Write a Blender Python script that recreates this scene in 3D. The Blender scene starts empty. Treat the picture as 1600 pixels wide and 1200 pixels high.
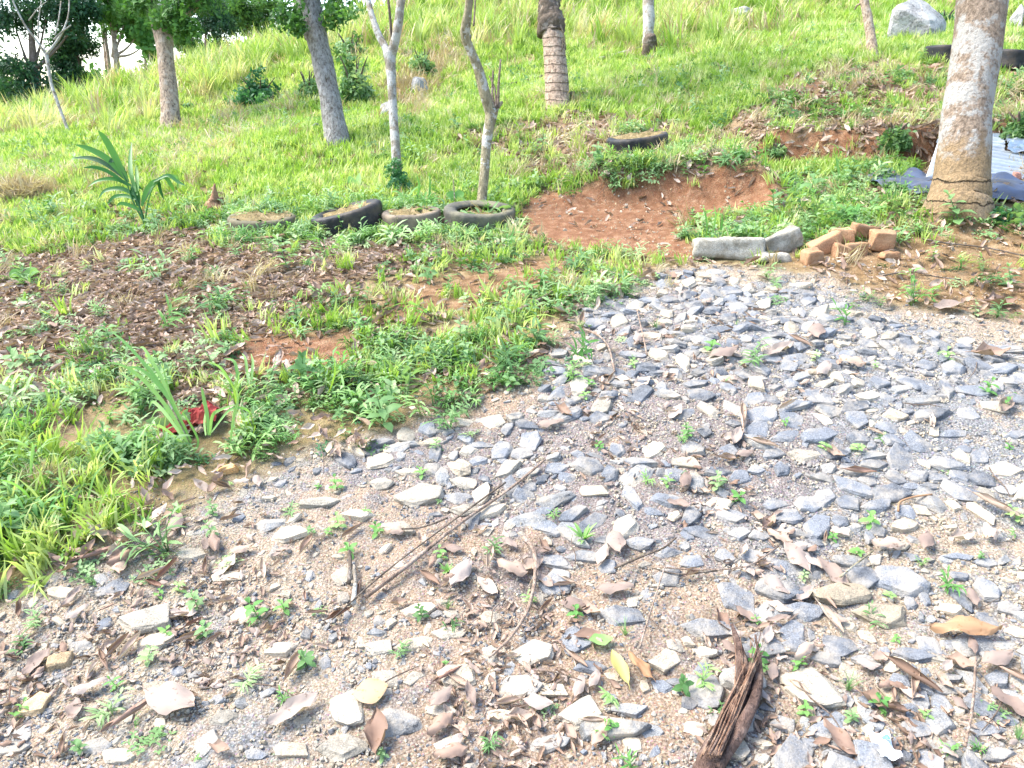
import bpy, bmesh, math, random
import numpy as np
from mathutils import Vector, Matrix, Euler

# ------------------------------------------------------------------ camera, sky, sun
scene = bpy.context.scene
FPX, CX, CY, PITCH, CAMH = 1208.0, 800.0, 600.0, math.radians(20), 1.6
cam_data = bpy.data.cameras.new('camera')
cam_data.sensor_width = 36.0
cam_data.lens = 36.0 * FPX / 1600.0
cam_data.clip_start = 0.05
cam_data.clip_end = 2000.0
cam = bpy.data.objects.new('camera', cam_data)
scene.collection.objects.link(cam)
cam.location = (0, 0, CAMH)
cam.rotation_euler = (math.radians(90) - PITCH, 0, 0)
scene.camera = cam

SUN_EL, SUN_AZ = math.radians(54), math.radians(-78)      # azimuth from +Y towards +X
world = bpy.data.worlds.new("World")
scene.world = world
world.use_nodes = True
wn = world.node_tree.nodes; wn.clear()
wo = wn.new('ShaderNodeOutputWorld'); bg = wn.new('ShaderNodeBackground')
sky = wn.new('ShaderNodeTexSky'); sky.sky_type = 'NISHITA'; sky.sun_disc = False
sky.sun_elevation = SUN_EL; sky.sun_rotation = SUN_AZ
sky.air_density = 1.0; sky.dust_density = 1.6; sky.ozone_density = 1.0
bg.inputs['Strength'].default_value = 0.15
world.node_tree.links.new(sky.outputs[0], bg.inputs['Color'])
world.node_tree.links.new(bg.outputs[0], wo.inputs['Surface'])

sd = bpy.data.lights.new('sun', 'SUN'); sd.energy = 2.4; sd.angle = math.radians(32); sd.color = (1.0, 0.96, 0.88)
sun = bpy.data.objects.new('sun', sd); scene.collection.objects.link(sun)
sdir = Vector((math.sin(SUN_AZ) * math.cos(SUN_EL), math.cos(SUN_AZ) * math.cos(SUN_EL), math.sin(SUN_EL)))
sun.rotation_euler = sdir.to_track_quat('Z', 'Y').to_euler()
sun.location = (0, 0, 12)

scene.view_settings.view_transform = 'Standard'
scene.view_settings.look = 'None'
scene.view_settings.exposure = 2.02
scene.view_settings.gamma = 1.0
scene.view_settings.use_curve_mapping = False
scene.render.engine = 'CYCLES'
scene.cycles.max_bounces = 6
scene.cycles.diffuse_bounces = 3
scene.cycles.transparent_max_bounces = 8
scene.cycles.use_denoising = True

rng = random.Random(7)
nrg = np.random.RandomState(7)
R = math.radians

# ------------------------------------------------------------------ noise
def _hash(ix, iy, seed):
    n = (ix.astype(np.int64) * 374761393 + iy.astype(np.int64) * 668265263 + seed * 974634777) & 0x7fffffff
    n = ((n ^ (n >> 13)) * 1274126177) & 0x7fffffff
    n = (n ^ (n >> 16)) & 0xffff
    return n / 65535.0
def vnoise(x, y, seed=0):
    ix = np.floor(x); iy = np.floor(y); fx = x - ix; fy = y - iy
    fx = fx * fx * (3 - 2 * fx); fy = fy * fy * (3 - 2 * fy)
    a = _hash(ix, iy, seed); b = _hash(ix + 1, iy, seed); c = _hash(ix, iy + 1, seed); d = _hash(ix + 1, iy + 1, seed)
    return (a * (1 - fx) + b * fx) * (1 - fy) + (c * (1 - fx) + d * fx) * fy
def fbm(x, y, scale, octs=4, seed=0):
    x = np.asarray(x, float); y = np.asarray(y, float)
    s = 0; amp = 1; tot = 0
    for o in range(octs):
        s = s + amp * (vnoise(x / scale + 17.3 * o, y / scale - 9.1 * o, seed + o) - 0.5)
        tot += amp; amp *= 0.5; scale *= 0.5
    return s / tot * 2
def sstep(a, b, x):
    t = np.clip((x - a) / (b - a), 0, 1); return t * t * (3 - 2 * t)

# ------------------------------------------------------------------ terrain height
SP, CP = math.sin(PITCH), math.cos(PITCH)
def raydir(px, py):
    u = (px - CX) / FPX; v = (CY - py) / FPX
    return np.array([u, CP + v * SP, -SP + v * CP])
def at(px, py, d):
    return np.array([0, 0, CAMH]) + raydir(px, py) * d
def project(p):
    x, y, z = p[0], p[1], p[2] - CAMH
    dep = y * CP - z * SP
    up = y * SP + z * CP
    return CX + FPX * x / dep, CY - FPX * up / dep, dep

_f1 = [at(*p) for p in ((880, 322, 6.4), (960, 314, 6.45), (1040, 310, 6.45), (1120, 310, 6.4), (1180, 318, 6.3), (1222, 335, 6.15))]
_f2 = [at(*p) for p in ((1140, 240, 7.4), (1200, 246, 7.3), (1250, 252, 7.2), (1350, 258, 7.0), (1450, 262, 6.9), (1600, 268, 6.8), (1750, 275, 6.7))]
def bank(x, y):
    out = 0
    xs = [p[0] for p in _f1]; ys = [p[1] for p in _f1]
    d = y - np.interp(x, xs, ys) + fbm(x, y, 0.35, 3, 5) * 0.07
    amp = 0.26 * sstep(xs[0] - .1, xs[0] + .45, x) * (1 - sstep(xs[-1] - .15, xs[-1] + .15, x))
    out = out + amp * sstep(-0.02, 0.34, d) * np.exp(-np.clip(d - .34, 0, 99) / 1.5)
    xs = [p[0] for p in _f2]; ys = [p[1] for p in _f2]
    d = y - np.interp(x, xs, ys) + fbm(x, y, 0.4, 3, 6) * 0.09
    amp = 0.34 * sstep(xs[0] - .1, xs[0] + .5, x) * (1 - sstep(4.5, 7, x))
    out = out + amp * sstep(0, 0.2, d) * np.exp(-np.clip(d - .2, 0, 99) / 3.5)
    return out

_lm = [(0, 1200, 2.05), (400, 1200, 2.0), (800, 1200, 1.98), (1200, 1200, 1.96), (1600, 1200, 1.92),
       (0, 1000, 2.48), (800, 1000, 2.38), (1600, 1000, 2.3), (0, 800, 3.02), (800, 800, 2.9), (1600, 800, 2.8),
       (0, 600, 3.95), (400, 600, 3.8), (800, 600, 3.65), (1200, 600, 3.55), (1600, 600, 3.45),
       (0, 500, 4.85), (800, 500, 4.35), (1600, 500, 4.1), (0, 400, 6.15), (400, 400, 5.55), (800, 400, 5.3), (1140, 405, 5.0), (1340, 400, 4.9), (1600, 400, 4.75),
       (225, 350, 6.6), (400, 362, 6.2), (540, 366, 6.1), (640, 360, 6.1), (745, 365, 6.0), (620, 280, 7.5), (1000, 340, 6.15), (1130, 340, 6.1),
       (0, 300, 7.8), (0, 230, 11), (0, 200, 15), (265, 200, 10.8), (525, 225, 8.5), (870, 165, 9.2), (1013, 85, 13), (1000, 0, 20),
       (1000, 235, 7.4), (1200, 330, 6.0), (1500, 322, 5.4), (1620, 340, 5.2), (1300, 262, 6.95), (1300, 205, 7.4), (1300, 150, 8.6), (1362, 85, 10), (1450, 55, 13), (1600, 40, 13), (1600, 170, 8.3),
       (300, 180, 12.0), (120, 205, 12.5), (400, 165, 12.3), (400, 120, 14), (480, 95, 15), (560, 75, 17.5), (250, 150, 15), (640, 170, 10.5), (700, 90, 14), (760, 40, 18), (1200, 60, 14)]
_cp = [tuple(at(*p)) for p in _lm] + [(0, 0, 0), (-3, 0, -.12), (3, 0, .12), (0, -5, -.3), (-8, -2, -.6), (8, -2, .4), (-12, 8, .2), (10, 6, 1.7), (12, 14, 3.6),
       (0, 24, 5.0), (-6, 24, 3.2), (-12, 22, .6), (-20, 16, -.6), (-22, 30, -3.5), (-10, 34, -1.5), (0, 34, 3.5), (12, 26, 6.2), (14, 36, 5.5), (-60, 60, -14), (0, 70, -4), (60, 60, -2), (0, 150, -14), (-150, 150, -20), (150, 150, -12), (0, -30, -2), (-40, 0, -5), (40, 0, 4)]
_cp = np.array(_cp)
def _phi(r2): return -np.sqrt(r2 + 0.16)
_pts = _cp[:, :2]
_A = _phi(((_pts[:, None] - _pts[None]) ** 2).sum(-1)) - 0.004 * np.eye(len(_pts))
_Pm = np.c_[np.ones(len(_pts)), _pts]
_M = np.block([[_A, _Pm], [_Pm.T, np.zeros((3, 3))]])
_rhs = np.r_[_cp[:, 2] - bank(_pts[:, 0], _pts[:, 1]), 0, 0, 0]
_sol = np.linalg.solve(_M, _rhs)
def H(x, y, fine=True):
    x = np.asarray(x, float); y = np.asarray(y, float); shp = x.shape
    x = x.ravel(); y = y.ravel(); out = np.zeros(len(x))
    for i in range(0, len(x), 20000):
        xx = x[i:i + 20000]; yy = y[i:i + 20000]
        r2 = (xx[:, None] - _pts[:, 0]) ** 2 + (yy[:, None] - _pts[:, 1]) ** 2
        out[i:i + 20000] = _phi(r2) @ _sol[:-3] + _sol[-3] + _sol[-2] * xx + _sol[-1] * yy
    out += bank(x, y)
    out += fbm(x, y, 0.9, 3, 11) * 0.035
    if fine:
        out += fbm(x, y, 0.12, 3, 21) * 0.012
    rr = sstep(7, 12, y)
    out += rr * fbm(x, y, 2.2, 3, 31) * 0.22
    return out.reshape(shp)
def h1(x, y): return float(H(np.array([x]), np.array([y]))[0])
def hit(px, py, dmin=1.0, dmax=60.0):
    d = raydir(px, py)
    ts = np.geomspace(dmin, dmax, 260)
    z = CAMH + d[2] * ts; g = H(d[0] * ts, d[1] * ts)
    k = np.where(z < g)[0]
    if len(k) == 0: return at(px, py, dmax)
    k = max(k[0], 1); a, b = ts[k - 1], ts[k]
    for _ in range(14):
        m = (a + b) / 2
        if CAMH + d[2] * m < h1(d[0] * m, d[1] * m): b = m
        else: a = m
    return at(px, py, b)
def nrm(x, y, e=0.06):
    zx = (h1(x + e, y) - h1(x - e, y)) / (2 * e); zy = (h1(x, y + e) - h1(x, y - e)) / (2 * e)
    return Vector((-zx, -zy, 1)).normalized()
_cache = {}
def G(px, py):
    k = (px, py)
    if k not in _cache: _cache[k] = hit(px, py)
    return _cache[k]
def plan(poly): return np.array([hit(x, y)[:2] for x, y in poly])
def sdf(poly, x, y):                                   # signed distance, inside positive
    x = np.asarray(x, float); y = np.asarray(y, float)
    d2 = np.full(x.shape, 1e9); inside = np.zeros(x.shape, bool); n = len(poly)
    for i in range(n):
        ax, ay = poly[i]; bx, by = poly[(i + 1) % n]
        ex, ey = bx - ax, by - ay; wx, wy = x - ax, y - ay
        t = np.clip((wx * ex + wy * ey) / (ex * ex + ey * ey + 1e-12), 0, 1)
        d2 = np.minimum(d2, (wx - ex * t) ** 2 + (wy - ey * t) ** 2)
        c = ((ay <= y) & (by > y)) | ((by <= y) & (ay > y))
        with np.errstate(divide='ignore', invalid='ignore'):
            xi = ax + (y - ay) / (by - ay if by != ay else 1e-9) * ex
        inside ^= c & (x < xi)
    return np.where(inside, 1, -1) * np.sqrt(d2)

POLY = {
 'gravel': [(-500, 1010), (0, 915), (150, 880), (250, 800), (350, 745), (440, 705), (560, 695), (660, 655), (740, 620), (790, 585), (850, 555), (900, 480), (1000, 440), (1090, 415), (1280, 425), (1400, 470), (1600, 490), (2000, 500), (2400, 1400), (-800, 1500)],
 'earth': [(1230, 405), (1330, 400), (1400, 385), (1600, 345), (2000, 350), (2000, 510), (1600, 500), (1400, 480), (1290, 430)],
 'dig': [(790, 330), (850, 300), (930, 284), (1040, 268), (1150, 268), (1210, 285), (1232, 318), (1180, 332), (1100, 342), (1085, 372), (1080, 398), (1000, 405), (930, 398), (860, 392), (800, 372)],
 'mound': [(360, 540), (430, 520), (530, 522), (575, 550), (560, 580), (450, 585), (370, 575)],
 'patch': [(590, 470), (640, 435), (740, 425), (860, 400), (900, 420), (830, 455), (790, 480), (700, 490), (620, 510)],
 'litter': [(-200, 400), (0, 400), (200, 375), (350, 362), (520, 372), (700, 368), (790, 380), (640, 405), (560, 440), (470, 480), (360, 540), (420, 600), (400, 640), (300, 660), (210, 590), (110, 610), (60, 700), (-250, 720)],
 'barebank': [(610, 190), (590, 150), (640, 110), (700, 70), (720, 90), (690, 150), (640, 190)],
 'scrub2': [(740, 215), (820, 195), (900, 178), (1050, 182), (1170, 225), (1120, 262), (940, 272), (860, 292), (780, 285)],
 'tarp': [(1405, 312), (1430, 262), (1460, 215), (1470, 200), (1760, 205), (1760, 345), (1640, 345), (1560, 330), (1450, 318)],
 'scrub': [(1080, 215), (1180, 165), (1260, 100), (1350, 95), (1500, 100), (1620, 110), (1700, 280), (1450, 262), (1350, 258), (1150, 240)],
}
PP = {k: plan(v) for k, v in POLY.items()}
CLEAR = [(G(px, py)[:2], r) for px, py, r in ((305, 668, .20), (330, 690, .16), (355, 742, .16), (1140, 398, .16), (1225, 392, .14), (1180, 400, .14), (1290, 400, .15), (1345, 400, .2), (1390, 400, .15), (400, 380, .2))]
FARCLEAR = [(G(px, py)[:2], r) for px, py, r in ((407, 168, 1.5), (350, 175, .9), (450, 172, .9), (484, 158, .6), (556, 165, .9), (520, 160, .5), (590, 175, .7), (548, 95, .6), (267, 206, .8), (660, 122, .5), (296, 176, .4), (1447, 60, 1.0), (1160, 30, .7), (1590, 45, .8), (640, 160, .7))]
def clear(x, y, L=CLEAR):
    k = np.ones(np.shape(x))
    for (a, b), r in L: k = k * sstep(r * .6, r, np.hypot(x - a, y - b))
    return k
def zone(name, x, y, soft=0.12, jit=0.16, seed=50):
    d = sdf(PP[name], x, y) + fbm(x, y, 0.3, 3, seed + len(name)) * jit
    return sstep(-soft, soft, d)

PP['dense'] = plan([(880, 475), (1000, 445), (1250, 432), (1400, 500), (1600, 530), (1700, 560), (1750, 760), (1560, 790), (1400, 800), (1280, 860), (1150, 940), (980, 900), (850, 850), (720, 790), (640, 720), (780, 650), (880, 560)])
# ------------------------------------------------------------------ material helpers
def new_mat(name):
    m = bpy.data.materials.new(name); m.use_nodes = True
    nt = m.node_tree; nt.nodes.clear()
    out = nt.nodes.new('ShaderNodeOutputMaterial')
    p = nt.nodes.new('ShaderNodeBsdfPrincipled')
    nt.links.new(p.outputs[0], out.inputs[0])
    p.inputs['Roughness'].default_value = 0.85
    p.inputs['Specular IOR Level'].default_value = 0.25
    return m, nt, p, out
def N(nt, t, **kw):
    n = nt.nodes.new(t)
    for k, v in kw.items():
        if k in n.inputs: n.inputs[k].default_value = v
        else: setattr(n, k, v)
    return n
def rgb(c): return (c[0], c[1], c[2], 1.0)
def noise(nt, vec, scale, detail=4, rough=.6):
    n = N(nt, 'ShaderNodeTexNoise'); n.inputs['Scale'].default_value = scale; n.inputs['Detail'].default_value = detail; n.inputs['Roughness'].default_value = rough
    if vec is not None: nt.links.new(vec, n.inputs['Vector'])
    return n.outputs['Fac']
def ramp(nt, fac, stops):
    r = N(nt, 'ShaderNodeValToRGB'); e = r.color_ramp.elements
    while len(e) < len(stops): e.new(0.5)
    for k, (p, c) in enumerate(stops):
        e[k].position = p; e[k].color = rgb(c) if not isinstance(c, (int, float)) else (c, c, c, 1)
    nt.links.new(fac, r.inputs[0]); return r.outputs[0]
def mixc(nt, fac, a, b, mode='MIX'):
    m = N(nt, 'ShaderNodeMix'); m.data_type = 'RGBA'; m.blend_type = mode; m.clamp_factor = True
    for s, v in ((0, fac), (6, a), (7, b)):
        if isinstance(v, (int, float)): m.inputs[s].default_value = v
        elif isinstance(v, tuple): m.inputs[s].default_value = rgb(v)
        else: nt.links.new(v, m.inputs[s])
    return m.outputs[2]
def math_(nt, op, a, b=None, c=None):
    m = N(nt, 'ShaderNodeMath'); m.operation = op
    for i, v in enumerate((a, b, c)):
        if v is None: continue
        if isinstance(v, (int, float)): m.inputs[i].default_value = v
        else: nt.links.new(v, m.inputs[i])
    return m.outputs[0]
def bump(nt, p, h, strength=.5, dist=.01):
    b = N(nt, 'ShaderNodeBump'); b.inputs['Strength'].default_value = strength; b.inputs['Distance'].default_value = dist
    nt.links.new(h, b.inputs['Height']); nt.links.new(b.outputs[0], p.inputs['Normal'])
def wpos(nt): return N(nt, 'ShaderNodeNewGeometry').outputs['Position']
def opos(nt): return N(nt, 'ShaderNodeTexCoord').outputs['Object']
def orand(nt): return N(nt, 'ShaderNodeObjectInfo').outputs['Random']

def leaf_mat(name, cols, trans=0.35, rough=.55, patch=None, spec=.3, seedscale=1.0):
    m, nt, p, out = new_mat(name)
    f = orand(nt)
    n = noise(nt, wpos(nt), 1.1, 3)
    f2 = math_(nt, 'ADD', math_(nt, 'MULTIPLY', f, .7), math_(nt, 'MULTIPLY', math_(nt, 'SUBTRACT', n, .35), 1.0))
    k = len(cols)
    c = ramp(nt, f2, [((i + .5) / k, cc) for i, cc in enumerate(cols)])
    if patch:      # sparse dead blotches
        pn = noise(nt, wpos(nt), 55, 3)
        c = mixc(nt, ramp(nt, pn, [(.60, 0), (.68, .75)]), c, patch)
    nt.links.new(c, p.inputs['Base Color']); p.inputs['Roughness'].default_value = rough; p.inputs['Specular IOR Level'].default_value = spec
    t = N(nt, 'ShaderNodeBsdfTranslucent')
    tc = mixc(nt, 1.0, c, (1.15, 1.2, .65), 'MULTIPLY')
    nt.links.new(tc, t.inputs[0])
    ms = N(nt, 'ShaderNodeMixShader'); ms.inputs[0].default_value = trans
    nt.links.new(p.outputs[0], ms.inputs[1]); nt.links.new(t.outputs[0], ms.inputs[2]); nt.links.new(ms.outputs[0], out.inputs[0])
    return m
M = {}
M['lawn'] = leaf_mat('lawn_blades', [(.19, .32, .05), (.31, .46, .09), (.46, .56, .18), (.60, .60, .34)], .4)
M['tallgrass'] = leaf_mat('tall_grass_blades', [(.17, .29, .05), (.30, .43, .10), (.44, .52, .19), (.60, .56, .34)], .4)
M['weed'] = leaf_mat('weed_leaves', [(.085, .19, .06), (.15, .28, .10), (.24, .38, .16), (.38, .50, .25)], .35)
M['weeddark'] = leaf_mat('dark_weed_leaves', [(.045, .15, .06), (.08, .22, .09), (.14, .30, .12)], .3)
M['fresh'] = leaf_mat('fresh_weed_leaves', [(.13, .31, .08), (.20, .39, .11), (.30, .48, .17)], .4)
M['drygrass'] = leaf_mat('dry_grass', [(.34, .26, .15), (.48, .38, .23), (.56, .48, .32)], .25)
M['litter'] = leaf_mat('leaf_litter_brown', [(.16, .105, .07), (.30, .205, .15), (.44, .325, .25), (.54, .44, .36)], .12, .8)
M['dryleaf'] = leaf_mat('dry_leaf_brown', [(.22, .14, .10), (.32, .22, .165), (.40, .30, .235), (.48, .39, .32)], .15, .7, (.16, .09, .05))
M['paleleaf'] = leaf_mat('pale_dry_leaf', [(.22, .16, .13), (.30, .23, .19), (.38, .31, .265)], .15, .7, (.17, .11, .08))
M['darkleaf'] = leaf_mat('dark_rolled_leaf', [(.16, .085, .055), (.24, .13, .09), (.30, .19, .14)], .1, .6)
M['orangeleaf'] = leaf_mat('orange_leaf', [(.40, .245, .125), (.46, .31, .18)], .2, .55, (.42, .20, .06))
M['tanleaf'] = leaf_mat('tan_leaf', [(.33, .185, .095), (.38, .23, .13)], .2, .6, (.30, .14, .06))
M['yellowleaf'] = leaf_mat('yellow_leaf', [(.40, .36, .12), (.44, .38, .14)], .25, .5)
M['redleaf'] = leaf_mat('red_leaf', [(.42, .035, .02), (.45, .05, .03)], .15, .55)
M['treedark'] = leaf_mat('dark_tree_leaves', [(.02, .07, .035), (.035, .10, .045), (.06, .15, .06)], .25)
M['treelight'] = leaf_mat('light_tree_leaves', [(.09, .22, .05), (.13, .30, .07), (.18, .36, .10)], .45)
M['treemid'] = leaf_mat('mid_tree_leaves', [(.05, .13, .035), (.08, .19, .045), (.12, .26, .06)], .35)
M['palmleaf'] = leaf_mat('palm_leaflets', [(.035, .13, .035), (.06, .20, .045), (.11, .28, .05)], .35, .35)

def granite(name, tone, dusty=.5, warm=(.46, .38, .28)):
    m, nt, p, out = new_mat(name)
    v = opos(nt); r = orand(nt)
    add = N(nt, 'ShaderNodeVectorMath'); add.operation = 'ADD'
    nt.links.new(v, add.inputs[0])
    cmb = N(nt, 'ShaderNodeCombineXYZ'); nt.links.new(math_(nt, 'MULTIPLY', r, 37.0), cmb.inputs[0]); nt.links.new(cmb.outputs[0], add.inputs[1])
    w = add.outputs[0]; wp = wpos(nt)
    sp = noise(nt, wp, 230, 3, .75)
    dk, lt = tuple(c * .45 for c in tone), tuple(min(.82, c * 1.9) for c in tone)
    c = ramp(nt, sp, [(.36, dk), (.47, tone), (.56, tone), (.66, lt)])
    # tone shifts from stone to stone
    tv = ramp(nt, r, [(0, .68), (.5, 1.0), (1, 1.35)])
    c = mixc(nt, 1.0, c, tv, 'MULTIPLY')
    # weathered pale film and soil dust
    big = noise(nt, wp, 22, 4)
    c = mixc(nt, math_(nt, 'MULTIPLY', ramp(nt, big, [(.45, 0), (.62, 1)]), .45), c, tuple(min(.8, x * 1.55) for x in tone))
    dn = noise(nt, wp, 9, 5, .7)
    c = mixc(nt, math_(nt, 'MULTIPLY', ramp(nt, dn, [(.44, 0), (.62, 1)]), dusty), c, warm)
    nt.links.new(c, p.inputs['Base Color']); p.inputs['Roughness'].default_value = .9
    h = math_(nt, 'ADD', math_(nt, 'MULTIPLY', noise(nt, wp, 60, 5, .7), 1.0), math_(nt, 'MULTIPLY', sp, .25))
    bump(nt, p, h, .7, .012)
    return m
M['grey'] = granite('blue_grey_granite', (.145, .153, .166), .6, (.40, .35, .28))
M['midgrey'] = granite('weathered_grey_granite', (.20, .20, .195), .6)
M['buff'] = granite('dusty_buff_stone', (.38, .32, .24), .6, (.50, .42, .31))
M['pale'] = granite('pale_cement_stone', (.29, .26, .21), .6, (.42, .35, .26))
M['brownslab'] = granite('brown_flat_stone', (.28, .235, .17), .6, (.35, .28, .19))
M['ochre'] = granite('ochre_stone', (.40, .29, .17), .5, (.46, .34, .20))
M['orange'] = granite('orange_stone', (.50, .30, .13), .4, (.52, .38, .22))
M['brick'] = granite('earthen_brick', (.33, .18, .095), .6, (.40, .27, .16))
M['redbrick'] = granite('red_broken_brick', (.48, .22, .16), .3, (.50, .32, .24))
M['concrete'] = granite('rough_concrete', (.36, .335, .28), .75, (.16, .135, .09))

def ground_mat():
    m, nt, p, out = new_mat('ground_soil')
    wp = wpos(nt)
    a = N(nt, 'ShaderNodeVertexColor'); a.layer_name = 'zones'
    s = N(nt, 'ShaderNodeSeparateColor'); nt.links.new(a.outputs[0], s.inputs[0])
    gz, rz, lz = s.outputs
    a2 = N(nt, 'ShaderNodeVertexColor'); a2.layer_name = 'stony'
    s2 = N(nt, 'ShaderNodeSeparateColor'); nt.links.new(a2.outputs[0], s2.inputs[0]); dz = s2.outputs[0]
    fine = noise(nt, wp, 140, 4, .75); mid = noise(nt, wp, 14, 5, .65); big = noise(nt, wp, 2.2, 4)
    sand = ramp(nt, fine, [(.34, (.16, .115, .075)), (.5, (.35, .275, .20)), (.68, (.58, .51, .42))])
    dust = ramp(nt, fine, [(.34, (.09, .085, .08)), (.5, (.22, .215, .21)), (.68, (.46, .45, .44))])
    gravel = mixc(nt, ramp(nt, math_(nt, 'ADD', math_(nt, 'MULTIPLY', mid, .5), math_(nt, 'MULTIPLY', math_(nt, 'ADD', big, math_(nt, 'MULTIPLY', dz, .28)), .5)), [(.50, 0), (.60, 1)]), sand, dust)
    red = ramp(nt, math_(nt, 'ADD', math_(nt, 'MULTIPLY', fine, .55), math_(nt, 'MULTIPLY', mid, .45)), [(.36, (.12, .052, .028)), (.5, (.235, .115, .06)), (.66, (.44, .29, .185))])
    lit = ramp(nt, fine, [(.35, (.12, .07, .04)), (.5, (.27, .18, .115)), (.65, (.42, .31, .22))])
    base = ramp(nt, mid, [(.35, (.15, .12, .055)), (.5, (.26, .20, .10)), (.65, (.36, .28, .16))])
    c = mixc(nt, lz, base, lit); c = mixc(nt, gz, c, gravel); c = mixc(nt, rz, c, red)
    # ochre sand granules
    vo = N(nt, 'ShaderNodeTexVoronoi'); vo.inputs['Scale'].default_value = 95; nt.links.new(wp, vo.inputs['Vector'])
    gr = mixc(nt, math_(nt, 'MULTIPLY', ramp(nt, vo.outputs['Distance'], [(.25, 1), (.4, 0)]), .35), c, mixc(nt, .6, c, vo.outputs['Color'], 'OVERLAY'))
    nt.links.new(gr, p.inputs['Base Color']); p.inputs['Roughness'].default_value = .95; p.inputs['Specular IOR Level'].default_value = .1
    hh = math_(nt, 'ADD', math_(nt, 'MULTIPLY', vo.outputs['Distance'], -.6), math_(nt, 'ADD', fine, math_(nt, 'MULTIPLY', mid, 1.5)))
    bump(nt, p, hh, .9, .012)
    return m
M['ground'] = ground_mat()

def bark(name, base, patchc, patch_lo=.5, patch_hi=.56, scale=6, rings=0, dark=(.08, .06, .045), stretch=.35, base2=None, splitz=None, pmix=.85, cracks=()):
    m, nt, p, out = new_mat(name)
    v = opos(nt)
    mp = N(nt, 'ShaderNodeMapping'); mp.inputs['Scale'].default_value = (1, 1, stretch); nt.links.new(v, mp.inputs[0]); w = mp.outputs[0]
    a = noise(nt, w, 40, 5, .7); b = noise(nt, v, scale, 5, .68)
    c = ramp(nt, a, [(.32, dark), (.5, base), (.68, tuple(min(.85, x * 1.5) for x in base))])
    if base2:
        sx = N(nt, 'ShaderNodeSeparateXYZ'); nt.links.new(v, sx.inputs[0])
        z = math_(nt, 'ADD', sx.outputs[2], math_(nt, 'MULTIPLY', math_(nt, 'SUBTRACT', noise(nt, v, 9, 4), .5), .5))
        f = ramp(nt, math_(nt, 'DIVIDE', z, splitz * 2), [(.42, 1), (.58, 0)])
        soil = ramp(nt, noise(nt, v, 60, 4, .7), [(.35, tuple(x * .6 for x in base2)), (.65, tuple(min(.8, x * 1.3) for x in base2))])
    c = mixc(nt, math_(nt, 'MULTIPLY', ramp(nt, b, [(patch_lo, 0), (patch_hi, 1)]), pmix), c, patchc)
    if base2: c = mixc(nt, math_(nt, 'MULTIPLY', f, .85), c, soil)
    sp = noise(nt, v, 30, 3)
    c = mixc(nt, math_(nt, 'MULTIPLY', ramp(nt, sp, [(.60, 0), (.66, 1)]), .6), c, dark)
    h = math_(nt, 'ADD', a, math_(nt, 'MULTIPLY', b, .5))
    if rings:
        wv = N(nt, 'ShaderNodeTexWave'); wv.bands_direction = 'Z'; wv.inputs['Scale'].default_value = rings; wv.inputs['Distortion'].default_value = 2.2; wv.inputs['Detail'].default_value = 3
        wv.inputs['Detail Scale'].default_value = 2.0
        nt.links.new(v, wv.inputs['Vector'])
        rr = ramp(nt, wv.outputs['Fac'], [(.02, 1), (.14, 0)])
        c = mixc(nt, math_(nt, 'MULTIPLY', rr, .42), c, dark)
        h = math_(nt, 'SUBTRACT', h, math_(nt, 'MULTIPLY', rr, .8))
    for zc in cracks:
        sz = N(nt, 'ShaderNodeSeparateXYZ'); nt.links.new(v, sz.inputs[0])
        zz = math_(nt, 'ADD', sz.outputs[2], math_(nt, 'MULTIPLY', math_(nt, 'SUBTRACT', noise(nt, v, 13, 4), .5), .07))
        k = math_(nt, 'SUBTRACT', 1.0, math_(nt, 'MINIMUM', 1.0, math_(nt, 'DIVIDE', math_(nt, 'ABSOLUTE', math_(nt, 'SUBTRACT', zz, zc)), .007)))
        c = mixc(nt, math_(nt, 'MULTIPLY', k, .95), c, (.03, .02, .012)); h = math_(nt, 'SUBTRACT', h, k)
    nt.links.new(c, p.inputs['Base Color']); p.inputs['Roughness'].default_value = .9
    bump(nt, p, h, 1.0, .03)
    return m
M['bark_tan'] = bark('tan_flaky_bark', (.38, .28, .20), (.52, .43, .34), .5, .6, 9)
M['bark_grey'] = bark('grey_lichen_bark', (.25, .235, .215), (.47, .46, .44), .50, .66, 11, pmix=.6)
M['bark_white'] = bark('whitish_smooth_bark', (.30, .26, .21), (.50, .49, .45), .46, .54, 7, dark=(.16, .13, .08))
M['bark_green'] = bark('mossy_young_bark', (.28, .24, .15), (.54, .53, .48), .52, .57, 8, dark=(.13, .11, .06))
M['palm_big'] = bark('palm_bark_blotched', (.27, .205, .15), (.42, .405, .37), .49, .55, 4.5, 0, dark=(.12, .085, .06), stretch=.7, base2=(.30, .205, .105), splitz=.42, cracks=(.075, .205))
M['palm_ring'] = bark('palm_bark_ringed', (.40, .29, .215), (.50, .40, .31), .5, .6, 6, 3.2, dark=(.11, .075, .05), stretch=.5)
M['bark_dark'] = bark('dark_twig_bark', (.15, .115, .085), (.30, .26, .22), .55, .65, 9)
M['boulder'] = bark('grey_streaked_boulder', (.30, .29, .275), (.50, .49, .47), .42, .55, 2.6, dark=(.09, .085, .08), stretch=.6)
M['wood'] = bark('dry_grey_brown_stick', (.32, .23, .17), (.46, .37, .30), .5, .62, 20, dark=(.14, .09, .065))
M['husk'] = bark('fibrous_brown_husk', (.125, .078, .06), (.30, .21, .165), .5, .65, 18, dark=(.05, .028, .02), stretch=.15)
M['huskred'] = bark('reddish_husk_fibre', (.26, .155, .10), (.40, .28, .19), .5, .65, 18, dark=(.12, .05, .03), stretch=.15)

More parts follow.
